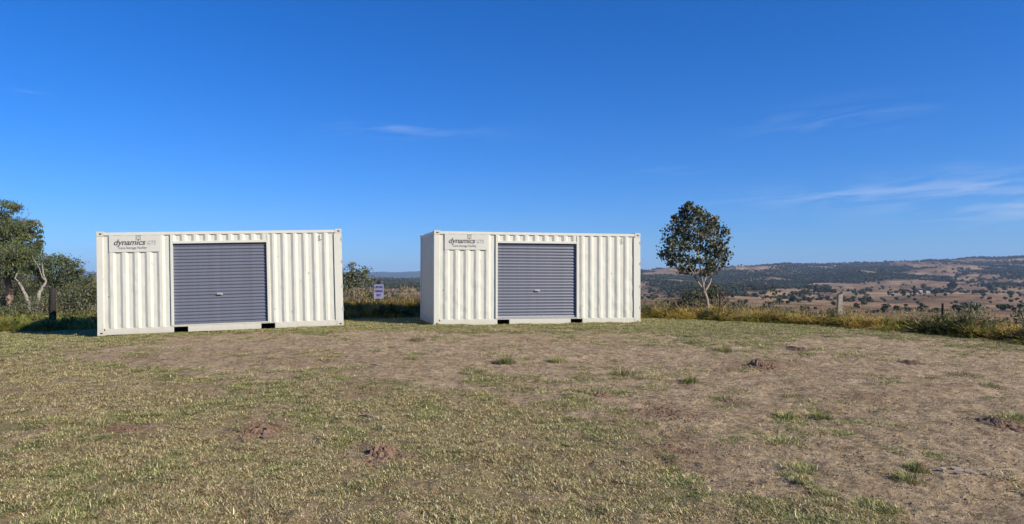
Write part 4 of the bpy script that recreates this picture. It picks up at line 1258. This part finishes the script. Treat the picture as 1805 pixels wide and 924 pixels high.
# farm buildings and track on the hillside
def shed(px, py, L, W__, Hh, label, yaw):
    p = depth_of(px, py)
    root = empty('farmhouse' if 'farmhouse' in label else 'farm_shed', p, (0, 0, yaw)); tag(root, label, 'building')
    mb = MB(); mb.box((-L / 2, -W__ / 2, -1), (L / 2, W__ / 2, Hh)); mb.build('wall', M['farmwall'], root)
    mb = MB(); e = .4
    mb.add([(-L / 2 - e, -W__ / 2 - e, Hh + .004), (L / 2 + e, -W__ / 2 - e, Hh + .004), (L / 2 + e, W__ / 2 + e, Hh + .004), (-L / 2 - e, W__ / 2 + e, Hh + .004), (-L / 2 - e, 0, Hh + 1.5), (L / 2 + e, 0, Hh + 1.5)],
           [(0, 1, 5, 4), (2, 3, 4, 5), (0, 4, 3), (1, 2, 5), (0, 3, 2, 1)])
    mb.build('roof', M['roofing'], root)
    mb = MB(); mb.box((-L * .2, -W__ / 2 - .03, .2), (-L * .05, -W__ / 2 + .01, 2.0)); mb.build('door', M['dark'], root)
shed(1622, 516, 6, 5, 2.2, 'tiny cream farmhouse among the dark trees on the brown hill', .3)
shed(1636, 517.5, 8, 4, 1.8, 'long low pale-roofed farm shed right of the farmhouse', .1)
trk = [(1678, 514.5), (1695, 514), (1715, 514.5), (1740, 517.5), (1765, 519.5), (1790, 521), (1830, 522.5)]
tp = [depth_of(*q) for q in trk]; tp = [t for t in tp if t]
vs = []
pts_ = []
for a, b in zip(tp[:-1], tp[1:]):
    for k in range(6): pts_.append(a.lerp(b, k / 6))
for i, p in enumerate(pts_):
    d = (pts_[min(i + 1, len(pts_) - 1)] - pts_[max(i - 1, 0)]); s_ = Vector((-d.y, d.x, 0)).normalized() * 2.2
    for q in (p - s_, p, p + s_): vs.append((q.x, q.y, hz(q.x, q.y) + .35))
mb = MB(); mb.add(vs, [(3 * i + k, 3 * i + k + 1, 3 * i + k + 4, 3 * i + k + 3) for i in range(len(pts_) - 1) for k in (0, 1)])
tag(mb.build('farm_track', M['track']), kind='structure')

# ------------------------------------------------------------------ things on the bare ground
def tuft(px, py, wpx, hm, label, greens, dens=1.0):
    p = gp(px, py); w_ = wpx / FOC * p.y
    p.z = float(fine_z(p.x, p.y)[0])
    mb = MB()
    n_ = int((260 + 700 * w_) * dens)
    for _ in range(n_):
        a = rnd.uniform(0, 6.28); r_ = rnd.random() ** .8 * (.6 + .8 * abs(math.sin(a * 1.5 + px)))
        bx_, by_ = r_ * w_ * .42 * math.cos(a), r_ * w_ * .62 * math.sin(a)
        c = rnd.choice(GREEN) if rnd.random() < greens else rnd.choice(STRAW)
        blade(mb, (bx_, by_, hz(p.x + bx_, p.y + by_) - p.z - .012), math.atan2(by_, bx_) + rnd.gauss(0, .9), rnd.uniform(.15, 1.2), hm * 1.35 * rnd.uniform(.4, 1.1) * (1.1 - .7 * r_), rnd.uniform(.004, .008), vary(c), 3, .9)
    o = mb.build('grass_tuft', M['blade']); o.location = p
    tag(o, label, 'grass tuft', 'green grass tufts on the bare earth')
for q in (
 (890, 640, 44, .16, 'green tuft below the left jamb of the right container door', .8),
 (985, 638, 36, .15, 'spiky pale tuft right of the tuft below the right container door', .5),
 (1095, 663, 62, .15, 'broad pale green tuft in front of the right half of the right container', .6),
 (1222, 607, 50, .15, 'bright green tuft left of the pair nearest the young tree', .75),
 (1274, 619, 46, .15, 'bright green tuft right of the pair nearest the young tree', .75),
 (1216, 674, 44, .13, 'small tuft on bare earth left of the distant dark earth mound', .8),
 (735, 601, 42, .15, 'olive tuft on bare earth before the gap between the containers', .4),
 (727, 634, 60, .10, 'flat pale tuft below the gap between the containers', .6),
 (1415, 832, 100, .10, 'largest sprawling green tuft in the lower right on bare earth', .7),
 (1598, 847, 58, .10, 'spiky green tuft left of the cracked earth crust', .8),
 (1614, 828, 40, .09, 'small dark green tuft above the spiky one left of the cracked crust', .8),
 (1385, 735, 62, .09, 'green tuft with straw around it right of centre on bare earth', .75),
 (1446, 736, 50, .08, 'thin green tuft right of the tuft ringed with straw', .75),
 (1380, 782, 105, .09, 'wide grassy clump above the largest sprawling tuft', .6),
 (1790, 738, 60, .10, 'green tuft behind the dark clods at the right edge', .85),
 (1700, 662, 70, .08, 'low straggly tuft on the far right bare earth', .6),
 (1740, 680, 60, .08, 'low straggly tuft nearer the right edge on bare earth', .6),
 (178, 755, 60, .14, 'yellow upright tuft in the lawn at left', .4),
 (1500, 768, 160, .035, 'flat dark green mat of grass on the bare earth at right', .95, 1.6),
 (1345, 612, 40, .08, 'dry tuft right of the bright pair near the young tree', .4)):
    tuft(*q)
def sm(v): return float(sstep(np.array([v]), .15, 1.0)[0])
def mound(px, py, wpx, hm, m_, label, holes=True, nclod=60):
    """ragged heap of loose earth with clods round it"""
    p = gp(px, py); w_ = wpx / FOC * p.y; seed = rnd.randint(0, 999)
    p.z = float(fine_z(p.x, p.y)[0])
    nr_, na_ = 14, 44
    rr_, aa_ = np.meshgrid(np.arange(nr_ + 1) / nr_, np.arange(na_) * 2 * np.pi / na_, indexing='ij')
    out_ = .55 + .75 * vnoise(np.cos(aa_) * 1.6 + seed, np.sin(aa_) * 1.6, seed)
    x_ = (rr_ * w_ * .42 * out_ * np.cos(aa_)).ravel(); y_ = (rr_ * w_ * .6 * out_ * np.sin(aa_)).ravel(); r_ = rr_.ravel()
    n_ = fbm(x_ / w_ * 9 + seed, y_ / w_ * 9, seed, 5, .65)
    h_ = hm * .85 * (1 - sstep(r_, .1, 1)) * (.1 + 2.0 * np.maximum(0, n_ - .25)) + .004 - .03 * sstep(r_, .8, 1)
    if holes: h_ = h_ - hm * .9 * ((x_ + w_ * .18) ** 2 + y_ ** 2 * .6 < (w_ * .09) ** 2)
    z_ = fine_z(p.x + x_, p.y + y_) - p.z + h_
    root = empty('earth_mound', p); tag(root, label, 'earth mound')
    if hm > .04:
        mb = MB(); mb.add(list(zip(x_, y_, z_)), [(i * na_ + k, i * na_ + (k + 1) % na_, (i + 1) * na_ + (k + 1) % na_, (i + 1) * na_ + k) for i in range(nr_) for k in range(na_)])
        mb.build('heap', m_, root, False)
    mb = MB()
    nclod = int(nclod * 2.2)
    a = rng.random(nclod) * 6.283; r_ = np.abs(rng.normal(0, .27, nclod))
    x_ = r_ * w_ * np.cos(a) * .9; y_ = r_ * w_ * np.sin(a) * 1.2
    z_ = fine_z(p.x + x_, p.y + y_) - p.z + (hm * .55 * np.exp(-(r_ * 4) ** 2) if hm > .04 else 0)
    for i in range(nclod): clod(mb, (x_[i], y_[i], z_[i]), min(.022, max(.05, hm) * rnd.uniform(.06, .30)))
    o = mb.build('clods', m_, root); o['kind'] = 'stuff'
mound(672, 805, 84, .10, M['clod'], 'reddish brown earth mound with a dark hole in the grass, lower centre')
mound(462, 765, 100, .075, M['clod'], 'crumbly dark brown digging in the grass, lower left of centre', True, 130)
mound(1338, 648, 48, .13, M['clod'], 'dark brown clod heap on the bare earth below the young tree', False, 90)
mound(1768, 752, 84, .06, M['clod'], 'scattered reddish clods by the right edge', False, 90)
mound(1185, 733, 110, .035, M['clod'], 'flat scatter of dry clods on the bare earth right of centre', False, 120)
mound(1290, 708, 44, .03, M['greyclod'], 'small flat patch of grey brown clods left of the straw ringed tuft', False, 60)
mound(1405, 617, 60, .05, M['clod'], 'low dark clod patch near the grass edge below the timber post', False, 60)
mound(1608, 640, 50, .045, M['clod'], 'small dark clod patch on the far right bare earth', False, 50)
mound(225, 762, 110, .03, M['clod'], 'flat patch of bare red earth in the lawn at left', False, 60)
mound(1062, 697, 40, .045, M['clod'], 'small dark clod right of centre on bare earth', False, 40)
# cracked, lifted crust
p = gp(1716, 838); p.z = float(fine_z(p.x, p.y)[0])
root = empty('cracked_crust', p); tag(root, 'pale cracked earth crust with lifted edges, lower right corner', 'earth crust')
for i, (dx, dy, L, Wd_, yw) in enumerate(((-.10, .12, .22, .10, -.6), (-.02, .02, .26, .09, -.5), (.14, -.02, .16, .08, -.3), (.22, -.10, .18, .09, -.7), (-.2, .0, .16, .09, -.4), (.28, .05, .14, .09, -.2), (.05, .16, .18, .1, -.3), (.36, -.14, .12, .05, .2), (-.3, .12, .12, .08, .2))):
    mb = MB(); vs_ = []
    n_ = 9
    for k in range(n_):
        a = 2 * math.pi * k / n_; rr_ = rnd.uniform(.7, 1.15)
        vs_.append((math.cos(a) * L * .5 * rr_, math.sin(a) * Wd_ * .6 * rr_, .0))
    top = [(a_, b_, .012) for a_, b_, _ in vs_]
    mb.add(vs_ + top, [tuple(range(n_))[::-1], tuple(n_ + k for k in range(n_))] + [(k, (k + 1) % n_, n_ + (k + 1) % n_, n_ + k) for k in range(n_)])
    o = mb.build('crust_plate', M['crust'], root)
    dx, dy = dx * .55, dy * .8; o.scale = (.42, .42, .6); o.location = (dx, dy, hz(p.x + dx, p.y + dy) - p.z + .02); o.rotation_euler = (rnd.uniform(.3, .7), rnd.uniform(-.2, .2), yw)
for (px, py, L, label) in ((650, 741, .22, 'short grey stick lying in the grass above the reddish earth mound'), (665, 648, .2, 'dark bent stick on the bare earth left of centre'), (640, 455 + 185, .16, 'dark short stick on the earth before the gap')):
    p = gp(px, py); p.z = float(fine_z(p.x, p.y)[0]); mb = MB()
    mb.tube([(-L / 2, 0, .018), (-L * .15, .02, .03), (L * .2, .0, .022), (L / 2, .03, .014)], [.006, .010, .009, .004], 6)
    mb.tube([(-L * .15, .02, .03), (-L * .05, .07, .035)], [.006, .003], 5)
    o = mb.build('stick', M['bark'], None, True); o.location = p; o.rotation_euler = (0, 0, rnd.uniform(-.4, .4)); tag(o, label, 'stick')

# ------------------------------------------------------------------ air
mb = MB(); mb.box((-21000, -21000, -120), (21000, 21000, 420))
hm_ = bpy.data.materials.new('haze_air'); hm_.use_nodes = True
t = hm_.node_tree; t.nodes.clear()
pv = t.nodes.new('ShaderNodeVolumePrincipled'); pv.inputs['Color'].default_value = (.45, .66, 1.0, 1); pv.inputs['Density'].default_value = 6.0e-5; pv.inputs['Anisotropy'].default_value = 0.0
out = t.nodes.new('ShaderNodeOutputMaterial'); t.links.new(pv.outputs[0], out.inputs['Volume'])
hzo = mb.build('haze', hm_)
tag(hzo, kind='stuff')
